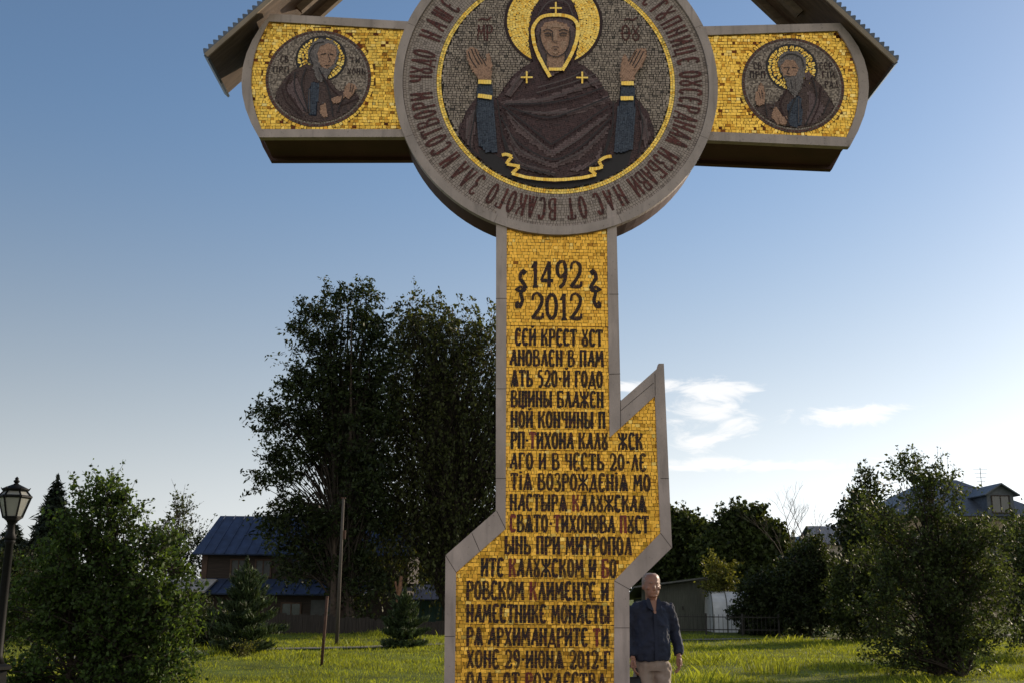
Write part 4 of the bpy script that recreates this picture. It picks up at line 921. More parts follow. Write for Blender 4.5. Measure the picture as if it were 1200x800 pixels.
def conifer(name, label, px, Y, top, halfw, lm, tiers, droop, needle, dens=1., gap=0., group=None, asc=.3):
    b = gbase(px, Y); hgt = P(px, top, Y).z-b.z; wd = halfw*Y/F
    t = thing(name, label, 'tree', b, 0, group)
    mb = MB(); mb.tube([(0, 0, 0), (.02, 0, hgt*.5), (0, 0, hgt)], [.022*hgt, .013*hgt, .004], 7)
    Q = []
    for i in range(tiers):
        f = i/(tiers-1); z = hgt*(.06+(.88 if droop > .3 else .8)*f)
        ln0 = wd*(1-f)**.8*(1 if f > .12 else .8)+.05*wd
        nb_ = max(4, int((9-4*f)*dens))
        for j in range(nb_):
            a = 2*math.pi*(j+random.random()*.7)/nb_; ln = ln0*random.uniform(.7, 1.15)
            p0 = np.array([0, 0, z+random.gauss(0, .03*hgt/tiers*3)]); d = np.array([math.cos(a), math.sin(a), asc*(f+.25)])
            mb.tube([p0, p0+d*ln*.6+np.array([0, 0, -droop*ln*.25]), p0+d*ln+np.array([0, 0, -droop*ln*.5])], [.012*hgt/3, .007*hgt/3, .003], 3, caps=False)
            n = int(max(10, ln/needle*26*dens)); tt = rng.uniform(.12, 1, n)
            p = p0+d*(tt*ln)[:, None]; p[:, 2] -= droop*ln*.5*tt**1.5
            side = np.cross(d, [0, 0, 1]); side /= np.linalg.norm(side)
            p += side*(rng.normal(size=n)*ln*.16*(1.05-tt))[:, None]+rng.normal(size=(n, 3))*needle*.22
            ax = d*.8+rv(n)*.75; ax[:, 2] += asc*.5-droop*.5; ax /= np.linalg.norm(ax, axis=1, keepdims=True)
            L = needle*rng.uniform(.6, 1.2, n); Q.append(leaf_quads(p, ax, L, L*.2))
    n = 60; p = np.c_[rng.normal(size=n)*.02, rng.normal(size=n)*.02, hgt*(.9+.1*rng.random(n))]; ax = rv(n)*.6+[0, 0, 1]; ax /= np.linalg.norm(ax, axis=1, keepdims=True)
    Q.append(leaf_quads(p, ax, np.full(n, needle*.8), np.full(n, needle*.16)))
    mb.build('trunk', M['bark'], t, True); quads_obj('crown', np.concatenate(Q), lm, t)
    return t
conifer('young_pine', 'young pine with a long bare leading shoot, before the timber house', 287, 27.5, 652, 46, M['needle'], 8, .1, .19, 1.7, asc=.9)
conifer('young_pine', 'low bushy young pine right of the leaning utility pole', 474, 31.5, 688, 31, M['needle'], 7, .1, .17, 1.9, asc=.9)
conifer('spruce_tree', 'dark pointed spruce behind the street lamp', 53, 36, 556, 50, M['needle_dark'], 19, .7, .3, 1.9, asc=.1)
conifer('spruce_tree', 'broader dark spruce at the left edge behind the lamp pole', 6, 40, 610, 66, M['needle_dark'], 17, .7, .32, 1.9, asc=.1)

# bare tree far off
b = gbase(947, 62); t = thing('bare_tree', 'leafless grey tree against the pale sky over the far shrubs', 'tree', b)
mb = MB(); top = P(947, 590, 62)-b
def grow(p, d, ln, r, lv):
    q = p+d*ln; mb.tube([p, p.lerp(q, .5)+Vector((random.gauss(0, .04), 0, 0))*ln, q], [r, r*.8, r*.55], 4, caps=False)
    if lv == 0: return
    for k in range(3 if lv > 1 else 4):
        dd = (d+Vector((random.gauss(0, .42), random.gauss(0, .42), random.uniform(.0, .3)))).normalized(); grow(p.lerp(q, random.uniform(.45, 1)), dd, ln*random.uniform(.5, .75), r*.5, lv-1)
for dx in (-.5, .5): grow(Vector((dx, 0, 0)), Vector((dx*.1, 0, 1)).normalized(), top.z*.62, .07, 4)
mb.build('trunk', M['twig'], t)

# ------------------------------------------------------------------ buildings
M['blue_roof'] = mat('blue_painted_roof', (.034, .055, .115), .8, .0, var=.3, scale=2, stretch=(1.5, 1, .2))
M['house_wall'] = mat('dark_timber_wall', (.038, .027, .021), .85, var=.35, scale=4, stretch=(.3, .3, 6), bump=.3)
M['house_trim'] = mat('orange_brown_trim', (.085, .05, .034), .8, var=.3)
M['pane'] = mat('window_glass', (.045, .06, .07), .12, var=.2, spec=.8)
M['curtain'] = mat('pale_board', (.08, .085, .085), .7, var=.2)
M['board_fence'] = mat('old_dark_fence_boards', (.032, .026, .022), .9, var=.4, scale=3, stretch=(7, 1, .5), bump=.3)
M['pale_wall'] = mat('pale_rendered_wall', (.42, .38, .33), .9, var=.12, scale=2)
M['beige_wall'] = mat('beige_plaster', (.33, .27, .19), .9, var=.15, scale=2)
M['slate'] = mat('grey_blue_roof', (.10, .115, .14), .6, .2, var=.25, scale=3, stretch=(2, 2, 2))
M['shed'] = mat('weathered_grey_green_shed', (.075, .082, .068), .8, var=.3, scale=3, stretch=(8, 1, .6), bump=.2)
M['shed_roof'] = mat('shed_roofing', (.09, .095, .09), .7, var=.3)
M['white_skin'] = mat('white_polycarbonate', (.62, .64, .66), .5, var=.1, scale=4)
M['iron'] = mat('black_iron', (.018, .017, .018), .45, .3, var=.3, scale=20)
def win(parent, x0, x1, z0, z1, y, fm, pm, cross_bars=True):
    mb = MB(); b = .07
    mb.plate([[(x0, z0), (x1, z0), (x1, z1), (x0, z1)], [(x0+b, z0+b), (x1-b, z0+b), (x1-b, z1-b), (x0+b, z1-b)]], y-.05, y+.02)
    f = mb.build('window', fm, parent)
    if cross_bars:
        mb = MB(); mb.box((x0+x1)/2-.025, (x0+x1)/2+.025, y-.04, y+.0, z0+b, z1-b); mb.build('glazing_bar', fm, f)
    mb = MB(); mb.box(x0+b, x1-b, y-.015, y+.015, z0+b, z1-b); mb.build('pane', pm, f)
    return f
def slab(mb, a, b, c, d, th, mi=0):
    """a sloping sheet of thickness th from four corners"""
    a, b, c, d = map(Vector, (a, b, c, d)); n = (b-a).cross(d-a).normalized()*th
    if n.z > 0: n = -n
    p = [a, b, c, d, a+n, b+n, c+n, d+n]; i = len(mb.v); mb.v += [tuple(q) for q in p]
    for f in ((0, 1, 2, 3), (7, 6, 5, 4), (0, 4, 5, 1), (1, 5, 6, 2), (2, 6, 7, 3), (3, 7, 4, 0)): mb.f.append(tuple(i+k for k in f)); mb.mi.append(mi)

# timber house with blue roofs
YH = 49.; hb = gbase(240, YH, 0)
house = thing('timber_house', 'dark two-storey timber house with blue metal roof and blue lean-to roof', 'house', hb)
o = lambda px, py, Y=YH: P(px, py, Y)-hb
ridge, eave = o(245, 603, YH+2.6).z, o(240, 648, YH-.4).z
x0 = o(238, 650).x; x1 = x0+9.2; zl = o(238, 680).z; dpt = 6.
mb = MB(); mb.box(x0, x1, 0, dpt, zl-.02, eave+.12); mb.box(x0-.12, x1, -1.4, dpt-.01, 0, zl-.35)
mb.plate([[(0, eave+.1), (dpt, eave+.1), (dpt/2, ridge-.1)]], 0, .1)
k = len(mb.v)-6
for i in range(k, k+6): v = mb.v[i]; mb.v[i] = (x0+.02+v[1], v[0], v[2])
mb.build('wall', M['house_wall'], house)
mb = MB()
slab(mb, (x0-.35, -.5, eave), (x1+.3, -.5, eave), (x1+.3, dpt/2, ridge), (x0-.15, dpt/2, ridge), .06)
slab(mb, (x1+.3, dpt+.5, eave), (x0-.35, dpt+.5, eave), (x0-.15, dpt/2, ridge-.004), (x1+.3, dpt/2, ridge-.004), .06)
for q in range(26):
    x = x0+.1+q*.48
    a = Vector((x, -.5, eave)); b2 = Vector((x, dpt/2, ridge)); mb.tube([a+Vector((0, 0, .02)), b2+Vector((0, 0, .02))], [.025, .025], 4)
mb.build('roof', M['blue_roof'], house)
ll, lh = o(228, 694, YH-2).z, o(240, 677, YH).z
mb = MB(); slab(mb, (x0-.55, -1.9, ll), (x0+7.6, -1.9, ll), (x0+7.6, .0, lh), (x0-.1, .0, lh), .06)
for q in range(14):
    x = x0+.1+q*.55; mb.tube([(x, -1.9, ll+.02), (x, 0, lh+.02)], [.025, .025], 4)
mb.build('lean_to_roof', M['blue_roof'], house)
mb = MB(); mb.box(x0-.03, x0+.22, -.03, .05, zl, eave); mb.build('corner_post', M['house_trim'], house)
for a, c in ((1.25, 1.95), (2.35, 3.05), (4.2, 4.9)): win(house, x0+a, x0+a+.75, zl+.18, eave-.2, -.002, M['house_trim'], M['curtain'])
win(house, x0+3.9, x0+4.8, ll-1.5, ll-.35, -1.402, M['house_trim'], M['pane'])
mb = MB(); mb.box(x0+5.2, x0+6.6, -1.43, -1.401, ll-1.9, ll-.25); mb.build('door', M['curtain'], house)
mb = MB(); mb.box(x0+4.0, x0+4.6, 2.7, 3.3, ridge-.4, ridge+.65); mb.build('chimney', M['house_wall'], house)

# board fence before the trees
YF = 40.
fz0 = gbase(300, YF, 0)
f = thing('board_fence', 'low dark weathered board fence between the lawn and the timber house', 'fence', fz0)
xa, xb = -9.2, .8; mb = MB(); x = xa
zt = P(400, 722, YF).z
while x < xb:
    wd = random.uniform(.1, .16); h_ = zt+random.gauss(0, .03)+.1*math.sin(x*.6)
    mb.box(x-fz0.x, x+wd-.008-fz0.x, random.uniform(-.012, 0), .022, 0, h_); x += wd
mb.build('boards', M['board_fence'], f)
for zz in (.25, zt-.25):
    mb = MB(); mb.box(xa-fz0.x, xb-fz0.x, .0225, .07, zz, zz+.09); mb.build('rail', M['board_fence'], f)
for q in range(5):
    x = xa+.4+q*2.3; mb = MB(); mb.box(x-fz0.x, x+.12-fz0.x, .071, .19, 0, zt+.08); mb.build('post', M['board_fence'], f)
# sunlit stumps of wood beside the birch
p = gbase(463, 41.5); t = thing('tree_trunk', 'leaning orange-brown trunk lit by the sun below the birch strands', 'tree', p)
mb = MB(); mb.tube([(0, 0, 0), (.03, 0, .6), (.14, 0, 1.3), (.2, .1, 2.1)], [.13, .11, .09, .06], 9); mb.tube([(.14, 0, 1.3), (-.02, .1, 1.9)], [.06, .04], 7); mb.build('trunk', M['bark_red'], t, True)
# small outbuilding glimpsed between the trunks
def gable(name, label, px0, px1, Y, pe, pr, wm, rm, depth=6., base_drop=0., cat='house', wins=(), along=True, rakes=.4):
    bpos = gbase((px0+px1)/2, Y, 0); t = thing(name, label, cat, bpos)
    xa, xb = P(px0, pe, Y).x-bpos.x, P(px1, pe, Y).x-bpos.x; ze_, zr_ = P(px0, pe, Y).z-bpos.z, P(px0, pr, Y).z-bpos.z
    mb = MB()
    if along:       # ridge runs left-right
        mb.box(xa, xb, 0, depth, 0, ze_)
        for xx in (xa, xb-.1):
            i = len(mb.v); mb.v += [(xx, 0, ze_), (xx+.1, 0, ze_), (xx, depth, ze_), (xx+.1, depth, ze_), (xx, depth/2, zr_-.05), (xx+.1, depth/2, zr_-.05)]
            for q in ((0, 4, 2), (1, 3, 5), (0, 1, 5, 4), (2, 4, 5, 3)): mb.f.append(tuple(i+k for k in q)); mb.mi.append(0)
    else:
        mb.plate([[(xa, 0), (xb, 0), (xb, ze_), ((xa+xb)/2, zr_-.05), (xa, ze_)]], 0, depth)
    mb.build('wall', wm, t); mb = MB(); r_ = rakes
    if along:
        slab(mb, (xa-r_, -r_, ze_-.05), (xb+r_, -r_, ze_-.05), (xb+r_, depth/2, zr_), (xa-r_, depth/2, zr_), .08)
        slab(mb, (xb+r_, depth+r_, ze_-.05), (xa-r_, depth+r_, ze_-.05), (xa-r_, depth/2, zr_-.004), (xb+r_, depth/2, zr_-.004), .08)
    else:
        m_ = (xa+xb)/2; s_ = (zr_-ze_)/(m_-xa)
        slab(mb, (xa-r_, depth+r_, ze_-s_*r_+.07), (xa-r_, -r_, ze_-s_*r_+.07), (m_, -r_, zr_+.07), (m_, depth+r_, zr_+.07), .08)
        slab(mb, (xb+r_, -r_, ze_-s_*r_+.07), (xb+r_, depth+r_, ze_-s_*r_+.07), (m_, depth+r_, zr_+.066), (m_, -r_, zr_+.066), .08)
    mb.build('roof', rm, t)
    for (a, b_, c, d_) in wins:
        win(t, xa+(xb-xa)*a, xa+(xb-xa)*b_, ze_*c, ze_*d_, -.002, M['curtain'], M['pane'])
    return t
M['teal'] = mat('teal_painted_boards', (.05, .12, .14), .7, var=.3, scale=3, stretch=(6, 1, .5))
gable('garden_shed', 'small teal shed seen below the birch strands behind the fence', 478, 545, 52, 700, 684, M['teal'], M['blue_roof'], 3., cat='shed', wins=((.6, .8, .4, .8),))
gable('garden_shed', 'shed with pale blue roof showing between the lamp post and the bush', 10, 60, 46, 690, 664, M['shed'], M['blue_roof'], 4., cat='shed', wins=((.3, .5, .4, .8),))
gable('garden_shed', 'low pale-roofed shed tucked behind the bush, left of the timber house', 196, 232, 47, 690, 677, M['house_wall'], M['pale_wall'], 3., cat='shed', wins=((.3, .5, .4, .8),))
gable('gabled_house', 'far house with pale end wall and dark roof behind the upright dark tree', 968, 1012, 92, 636, 612, M['pale_wall'], M['slate'], 9., wins=((.2, .4, .55, .8), (.6, .8, .55, .8)), along=True)
gable('gabled_house', 'far grey cottage with a low gable under the bare tree', 925, 975, 98, 650, 626, M['beige_wall'], M['slate'], 9., wins=((.2, .4, .4, .7), (.6, .8, .4, .7)), along=False)

# hip-roofed house at right
Yp = 70.; hb = gbase(1130, Yp, 0)
t = thing('hip_roof_house', 'beige house with grey-blue hip roof, dormer and roof aerial behind the apple tree', 'house', hb)
o = lambda px, py, Y=Yp: P(px, py, Y)-hb
xa, xb = o(1040, 610).x, o(1230, 610).x; ze_ = o(1100, 604).z; zr_ = o(1140, 562, Yp+5).z; dp = 10.
mb = MB(); mb.box(xa, xb, 0, dp, 0, ze_); mb.build('wall', M['beige_wall'], t)
ra, rb = o(1122, 562).x, o(1158, 562).x; e_ = .5
mb = MB(); cs = [(xa-e_, -e_, ze_), (xb+e_, -e_, ze_), (xb+e_, dp+e_, ze_), (xa-e_, dp+e_, ze_), (ra, dp/2, zr_), (rb, dp/2, zr_)]
mb.v = cs; mb.f = [(0, 1, 5, 4), (1, 2, 5), (2, 3, 4, 5), (3, 0, 4), (3, 2, 1, 0)]; mb.mi = [0]*5
rf = mb.build('roof', M['slate'], t)
dx0, dx1 = o(1150, 590).x, o(1192, 590).x; dz0 = o(1160, 603).z; dz1 = o(1160, 578).z; dzr = o(1165, 566).z
mb = MB(); mb.plate([[(dx0+.3, dz0-.3), (dx1-.3, dz0-.3), (dx1-.3, dz1), ((dx0+dx1)/2, dzr-.08), (dx0+.3, dz1)]], -.2, 3.5); dm = mb.build('dormer', M['slate'], t)
mb = MB(); m_ = (dx0+dx1)/2
slab(mb, (dx0, 4, dz1-.1), (dx0, -.6, dz1-.1), (m_, -.6, dzr), (m_, 4, dzr), .08); slab(mb, (dx1, -.6, dz1-.1), (dx1, 4, dz1-.1), (m_, 4, dzr-.004), (m_, -.6, dzr-.004), .08); mb.build('dormer_roof', M['slate'], dm)
win(dm, m_-.6, m_+.6, dz0+.1, dz1-.1, -.202, M['house_wall'], M['pane'])
for q in range(5):
    x = xa+1.2+q*(xb-xa-2.4)/4.6; win(t, x, x+1.1, ze_*.55, ze_*.85, -.002, M['curtain'], M['pane'])
ax, az0, az1 = o(1175, 580).x, o(1175, 590).z, o(1175, 541).z
mb = MB(); mb.tube([(ax, 3, az0-1), (ax, 3, az1)], [.03, .02], 5)
for q, ln in enumerate((.5, .42, .34, .3)):
    z = az1-.12-q*.28; mb.tube([(ax-ln, 3, z), (ax+ln, 3, z)], [.012, .012], 4)
mb.build('aerial', M['iron'], t)

# shed, tunnel shelter and railing right of the cross
Ys = 48.; hb = gbase(800, Ys, 0)
t = thing('timber_shed', 'grey-green plank shed with a mono-pitch roof behind the man', 'shed', hb)
o = lambda px, py, Y=Ys: P(px, py, Y)-hb
xa, xb = o(752, 700).x, o(834, 700).x; za, zb2 = o(760, 686).z, o(834, 676).z
mb = MB(); mb.plate([[(xa, 0), (xb, 0), (xb, zb2), (xa, za)]], 0, .08); mb.plate([[(xa, 0), (xb, 0), (xb, zb2-.55), (xa, za-.6)]], .0801, 3.2); mb.build('wall', M['shed'], t)
mb = MB(); slab(mb, (xa-.4, -.5, za-.02), (xb+.15, -.5, zb2+.08), (xb+.15, 3.6, zb2-.5), (xa-.4, 3.6, za-.6), .07); mb.build('roof', M['shed_roof'], t)
mb = MB(); mb.box(xa+1.0, xa+1.9, -.03, -.002, .02, 1.75); dr = mb.build('door', M['shed'], t)
mb = MB(); mb.box(xa+1.75, xa+1.8, -.07, -.031, .9, 1.05); mb.build('handle', M['iron'], dr)
Yt = 46.; hb = gbase(850, Yt, 0)
t = thing('tunnel_shelter', 'small white round-topped tunnel shelter right of the grey shed', 'shelter', hb)
o = lambda px, py, Y=Yt: P(px, py, Y)-hb
xa, xb = o(835, 700).x, o(903, 700).x; h_ = o(850, 692).z
mb = MB(); n = 14; prof = []
for k in range(n+1):
    q = math.pi*k/n; prof.append((math.cos(q)*abs(math.cos(q))**-.35 if abs(math.cos(q)) > 1e-6 else 0, math.sin(q)**.65 if k not in (0, n) else 0))
for (c0, s0), (c1, s1) in zip(prof, prof[1:]):
    mb.quad([(xa, 1-c0, h_*s0), (xb, 1-c0, h_*s0), (xb, 1-c1, h_*s1), (xa, 1-c1, h_*s1)])
for xx in (xa, xb): mb.quad([(xx, 1-c, h_*s_) for c, s_ in prof])
mb.build('cover', M['white_skin'], t)
for q in range(5):
    x = xa+(xb-xa)*q/4; mb = MB(); mb.tube([(x, 1-c*1.01, h_*s_*1.012) for c, s_ in prof], [.02]*len(prof), 5); mb.build('hoop', M['shed'], t)
Yr = 42.5; hb = gbase(830, Yr, 0)
t = thing('iron_railing', 'low black iron railing along the far edge of the lawn, before the shed', 'fence', hb)
o = lambda px, py: P(px, py, Yr)-hb
xa, xb = o(742, 720).x, o(912, 720).x; h_ = o(820, 721).z
for z in (h_-.05, .18):
    mb = MB(); mb.box(xa, xb, -.015, .015, z, z+.035); mb.build('rail', M['iron'], t)
nb_ = int((xb-xa)/.16); mb = MB()
for q in range(nb_): x = xa+(xb-xa)*q/nb_; mb.box(x-.008, x+.008, -.006, .006, .05, h_+.06)
mb.build('bars', M['iron'], t)
for q in range(5): x = xa+(xb-xa)*q/4; mb = MB(); mb.box(x-.035, x+.035, -.036, .036, 0, h_+.1); mb.build('post', M['iron'], t)

# ------------------------------------------------------------------ poles and lamp
M['pole_wood'] = mat('grey_pole_wood', (.085, .07, .058), .9, var=.3, scale=4, stretch=(4, 4, .4), bump=.3)
M['rust'] = mat('rusty_steel', (.075, .035, .022), .85, var=.4, scale=12)
Yq = 33.; b = gbase(397, Yq); tp = P(402.5, 583, Yq)-b
t = thing('utility_pole', 'slim grey wooden pole leaning slightly in front of the dark trees', 'pole', b)
mb = MB(); mb.tube([(0, 0, 0), tuple(tp*.5), tuple(tp)], [.058, .05, .04], 10); mb.build('shaft', M['pole_wood'], t, True)
mb = MB(); mb.box(tp.x-.07, tp.x+.07, -.03, .03, tp.z-.02, tp.z+.02); mb.build('cap', M['rust'], t)
mb = MB(); mb.box(tp.x*.8+.05, tp.x*.8+.12, -.03, .03, tp.z*.72, tp.z*.78); mb.build('bracket', M['rust'], t)
b = gbase(380.5, 23.6); tp = P(383.5, 699, 23.6)-b
t = thing('metal_stake', 'short rusty stake standing alone in the lawn below the utility pole', 'post', b)
mb = MB(); mb.tube([(0, 0, 0), tuple(tp)], [.034, .032], 8); mb.build('shaft', M['rust'], t, True)
mb = MB(); mb.tube([tuple(tp), tuple(tp+Vector((0, 0, .02)))], [.04, .03], 8); mb.build('cap', M['rust'], t, True)
for q in (.4, .8):
    mb = MB(); p = tp*q; mb.tube([(p.x, -.03, p.z), (p.x, -.065, p.z), (p.x+.02, -.08, p.z+.03)], [.009, .009, .008], 5); mb.build('hook', M['rust'], t)

M['lamp_iron'] = mat('black_lamp_paint', (.007, .007, .007), .6, .0, var=.3, scale=25, spec=.15)
M['lamp_glass'] = mat('frosted_lamp_glass', (.42, .43, .42), .35, var=.08, scale=6, trans=.35)
Yl = 14.; b = gbase(4, Yl, 0); b.z = 0
t = thing('street_lamp', 'black iron street lamp with a six-sided lantern at the left edge', 'lamp', b)
o = lambda py: P(15, py, Yl).z
zt_, zc_, zm_, zlow = o(563), o(579), o(584), o(606)
zu = o(580)
def hexr(r, z, a0=.26): return [(r*math.cos(a0+k*math.pi/3), r*math.sin(a0+k*math.pi/3), z) for k in range(6)]
ztop, zmid, zbot = o(573.5), o(581.5), o(605.5)
Rt, Rm, Rb = .125, .198, .115
mb = MB()
for (ra_, za_), (rb_, zb_) in (((Rb, zbot), (Rm, zmid)), ((Rm, zmid), (Rt, ztop))):
    A, B_ = hexr(ra_, za_), hexr(rb_, zb_)
    for k in range(6):
        e1, e2 = A[k], B_[k]; mb.tube([e1, e2], [.013, .013], 6)
for r_, z_, w_ in ((Rb, zbot, .014), (Rm, zmid, .019), (Rt+.02, ztop, .02)):
    A = hexr(r_, z_)
    for k in range(6): mb.tube([A[k], A[(k+1) % 6]], [w_, w_], 6)
mb.build('lantern_frame', M['lamp_iron'], t)
for (ra_, za_), (rb_, zb_) in (((Rb, zbot), (Rm, zmid)), ((Rm, zmid), (Rt, ztop))):
    for k in range(6):
        A, B_ = hexr(ra_-.004, za_), hexr(rb_-.004, zb_); mb = MB(); mb.quad([A[k], A[(k+1) % 6], B_[(k+1) % 6], B_[k]])
        q = mb.build('glass_pane', M['lamp_glass'], t)
        sm = q.modifiers.new('thick', 'SOLIDIFY'); sm.thickness = .005
mb = MB(); mb.loft([(0, 0, ztop, Rt+.045, Rt+.045), (0, 0, ztop+.02, Rt+.03, Rt+.03), (0, 0, ztop+.05, .09, .09), (0, 0, ztop+.075, .035, .035), (0, 0, ztop+.09, .02, .02)], 12); mb.build('cap', M['lamp_iron'], t, True)
mb = MB(); zz = ztop+.088; mb.loft([(0, 0, zz, .02, .02), (0, 0, zz+.012, .035, .035), (0, 0, zz+.03, .04, .04), (0, 0, zz+.045, .02, .02), (0, 0, zz+.06, .026, .026), (0, 0, zz+.085, .004, .004)], 10); mb.build('finial', M['lamp_iron'], t, True)
mb = MB()
for k in range(6):
    a = .26+k*math.pi/3; mb.tube([((Rt+.03)*math.cos(a), (Rt+.03)*math.sin(a), ztop), ((Rt+.055)*math.cos(a), (Rt+.055)*math.sin(a), ztop+.03)], [.012, .004], 5)
mb.build('cap_ornament', M['lamp_iron'], t)
zp = o(777)
mb = MB(); mb.loft([(0, 0, zbot-.30, .055, .055), (0, 0, zbot-.26, .075, .075), (0, 0, zbot-.2, .05, .05), (0, 0, zbot-.1, .04, .04), (0, 0, zbot-.05, .07, .07), (0, 0, zbot-.014, .11, .11)], 12); mb.build('neck', M['lamp_iron'], t, True)
mb = MB(); mb.loft([(0, 0, zp, .1, .1), (0, 0, zp+.1, .068, .068), (0, 0, zp+.5, .06, .06), (0, 0, zbot-.34, .048, .048), (0, 0, zbot-.31, .07, .07), (0, 0, zbot-.29, .06, .06)], 14); mb.build('shaft', M['lamp_iron'], t, True)
mb = MB(); mb.loft([(0, 0, -.02, .2, .2), (0, 0, .08, .2, .2), (0, 0, .1, .165, .165), (0, 0, zp-.09, .15, .15), (0, 0, zp-.07, .2, .2), (0, 0, zp-.03, .2, .2), (0, 0, zp, .12, .12)], 6); mb.build('base', M['lamp_iron'], t)

# ------------------------------------------------------------------ grass
M['grass'] = mat('lawn_grass', (.215, .255, .032), .6, var=.35, scale=.7, island=.45, trans=.45, spec=.2)
def blades(n, x0, x1, y0, y1, h0, h1, wd, clump=None):
    if clump is None:
        y = y0+(y1-y0)*rng.random(n)**1.15; xl = -.52*y-1.5; xr = .52*y+1.5
        x = xl+(xr-xl)*rng.random(n)
    else:
        ci = rng.integers(0, len(clump), n); c = np.array(clump)[ci]; x = c[:, 0]+rng.normal(size=n)*c[:, 2]; y = c[:, 1]+rng.normal(size=n)*c[:, 2]
    z = gz(x, y)
    patch = .75+.35*np.sin(x*1.7+np.sin(y*1.1)*2)*np.sin(y*1.35+1)+.25*np.sin(x*.6+y*.9)
    h = (h0+(h1-h0)*rng.random(n)**2)*np.clip(patch, .35, 1.5)*(1 if clump is None else 1.1)
    a = rng.uniform(0, 2*np.pi, n); lean = rng.normal(size=(n, 2))*.35*h[:, None]
    wv = wd*rng.uniform(.7, 1.4, n)*(1+.02*np.clip(y-18, 0, 40))
    dx, dy = np.cos(a)*wv/2, np.sin(a)*wv/2
    b = np.stack([x, y, z-.01], 1)
    V = np.stack([b+np.stack([-dx, -dy, 0*x], 1), b+np.stack([dx, dy, 0*x], 1), b+np.stack([lean[:, 0]*.4+dx*.7, lean[:, 1]*.4+dy*.7, h*.6], 1), b+np.stack([lean[:, 0], lean[:, 1], h], 1)], 1)
    keep = np.hypot(x-CROSS.x, (y-CROSS.y)) > 4.6
    return V[keep]
cl_ = [(rng.uniform(-12, 16), rng.uniform(19, 40), rng.uniform(.12, .5)) for _ in range(150)]
V = np.concatenate([blades(270000, 0, 0, 15, 42, .04, .12, .012), blades(30000, 0, 0, 5, 14, .05, .15, .009), blades(20000, 0, 0, 0, 0, .08, .24, .011, cl_)])
tag(quads_obj('grass', V, M['grass']), kind='stuff')
for (px, py, n, h_, lab) in ((905, 790, 34, .3, 'low dark tuft of coarse grass on the lawn between the man and the apple tree'), (890, 742, 40, .6, 'tall weeds along the far railing at the lawn edge')):
    b = gp(px, py); b.z = float(gz(np.array(b.x), np.array(b.y)))
    nn = n*6; a = rng.uniform(0, 6.28, nn); rr_ = rng.random(nn)**.6*.55
    p = np.c_[np.cos(a)*rr_, np.sin(a)*rr_, np.zeros(nn)]; d = np.c_[np.cos(a)*.6*rng.random(nn), np.sin(a)*.6*rng.random(nn), np.ones(nn)]; d /= np.linalg.norm(d, axis=1, keepdims=True)
    L = h_*rng.uniform(.4, 1.1, nn)
    o_ = quads_obj('grass_tuft', leaf_quads(p+d*L[:, None]/2, d, L, np.full(nn, .022)), M['grass']); o_.location = b; tag(o_, lab, 'grass')

# ------------------------------------------------------------------ the man
M['skin'] = mat('weathered_skin', (.36, .19, .13), .5, var=.12, scale=14, bump=.05)
M['hair'] = mat('short_grey_hair', (.36, .29, .25), .8, var=.3, scale=60, bump=.4, bscale=140)
M['shirt'] = mat('navy_shirt', (.02, .028, .055), .85, var=.2, scale=9, bump=.35, bscale=11)
M['trouser'] = mat('grey_khaki_trousers', (.33, .27, .23), .9, var=.15, scale=8, bump=.35, bscale=9)
M['shoe'] = mat('dark_shoe', (.03, .025, .022), .6)
M['eye'] = mat('dark_eye', (.03, .02, .018), .2)
M['bag'] = mat('black_bag', (.012, .012, .013), .6, var=.3, bump=.2)
Ym = 12.0; mb0 = P(763, 700, Ym)
man = thing('person', 'man in a navy shirt and grey trousers standing half behind the cross', 'person', (mb0.x, Ym, 0), R(9)); man.scale = (1., 1., 1.)
def rem(o, vox, it=3, fac=.5, disp=0., dsc=.12):
    r_ = o.modifiers.new('remesh', 'REMESH'); r_.mode = 'VOXEL'; r_.voxel_size = vox; r_.use_smooth_shade = True
    s_ = o.modifiers.new('smooth', 'SMOOTH'); s_.iterations = it; s_.factor = fac
    if disp:
        tx = bpy.data.textures.new(o.name+'_folds', 'CLOUDS'); tx.noise_scale = dsc
        d_ = o.modifiers.new('folds', 'DISPLACE'); d_.texture = tx; d_.strength = disp; d_.mid_level = .5
sh = (( -.215, .01, 1.47), (.215, .01, 1.47))
arms_ = [[(-.175, .01, 1.44), (-.225, .03, 1.28), (-.25, .04, 1.16), (-.25, -.02, 1.01), (-.235, -.08, .90)],
         [(.172, .01, 1.455), (.235, .035, 1.31), (.272, .06, 1.18), (.29, .0, 1.03), (.275, -.07, .92)]]
# body: head, neck, torso core, arms, hands, legs in one skin
mb = MB()
hz_, hy = 1.655, -.02
mb.loft([(0, hy-.035, 1.545, .03, .035), (0, hy-.03, 1.56, .05, .06), (0, hy-.02, 1.59, .063, .083), (0, hy-.008, 1.63, .071, .092), (0, hy, 1.67, .075, .097), (0, hy+.004, 1.71, .077, .098), (0, hy+.006, 1.75, .075, .092), (0, hy+.006, 1.78, .062, .076), (0, hy+.006, 1.797, .036, .046)], 18)
mb.ball((0, hy-.094, 1.632), (.017, .022, .02), 10, 6); mb.tube([(0, hy-.09, 1.685), (0, hy-.104, 1.64)], [.011, .015], 8)
mb.ball((0, hy-.082, 1.70), (.052, .02, .012), 10, 6); mb.ball((0, hy-.085, 1.592), (.028, .018, .008), 10, 6); mb.ball((0, hy-.08, 1.562), (.03, .022, .018), 10, 6)
for s in (-1, 1):
    mb.ball((s*.048, hy-.066, 1.64), (.022, .022, .018), 10, 6)
    mb.ball((s*.079, hy+.012, 1.655), (.012, .022, .034), 8, 6)
mb.tube([(0, .012, 1.42), (0, .005, 1.50), (0, -.01, 1.60)], [.075, .062, .06], 12)
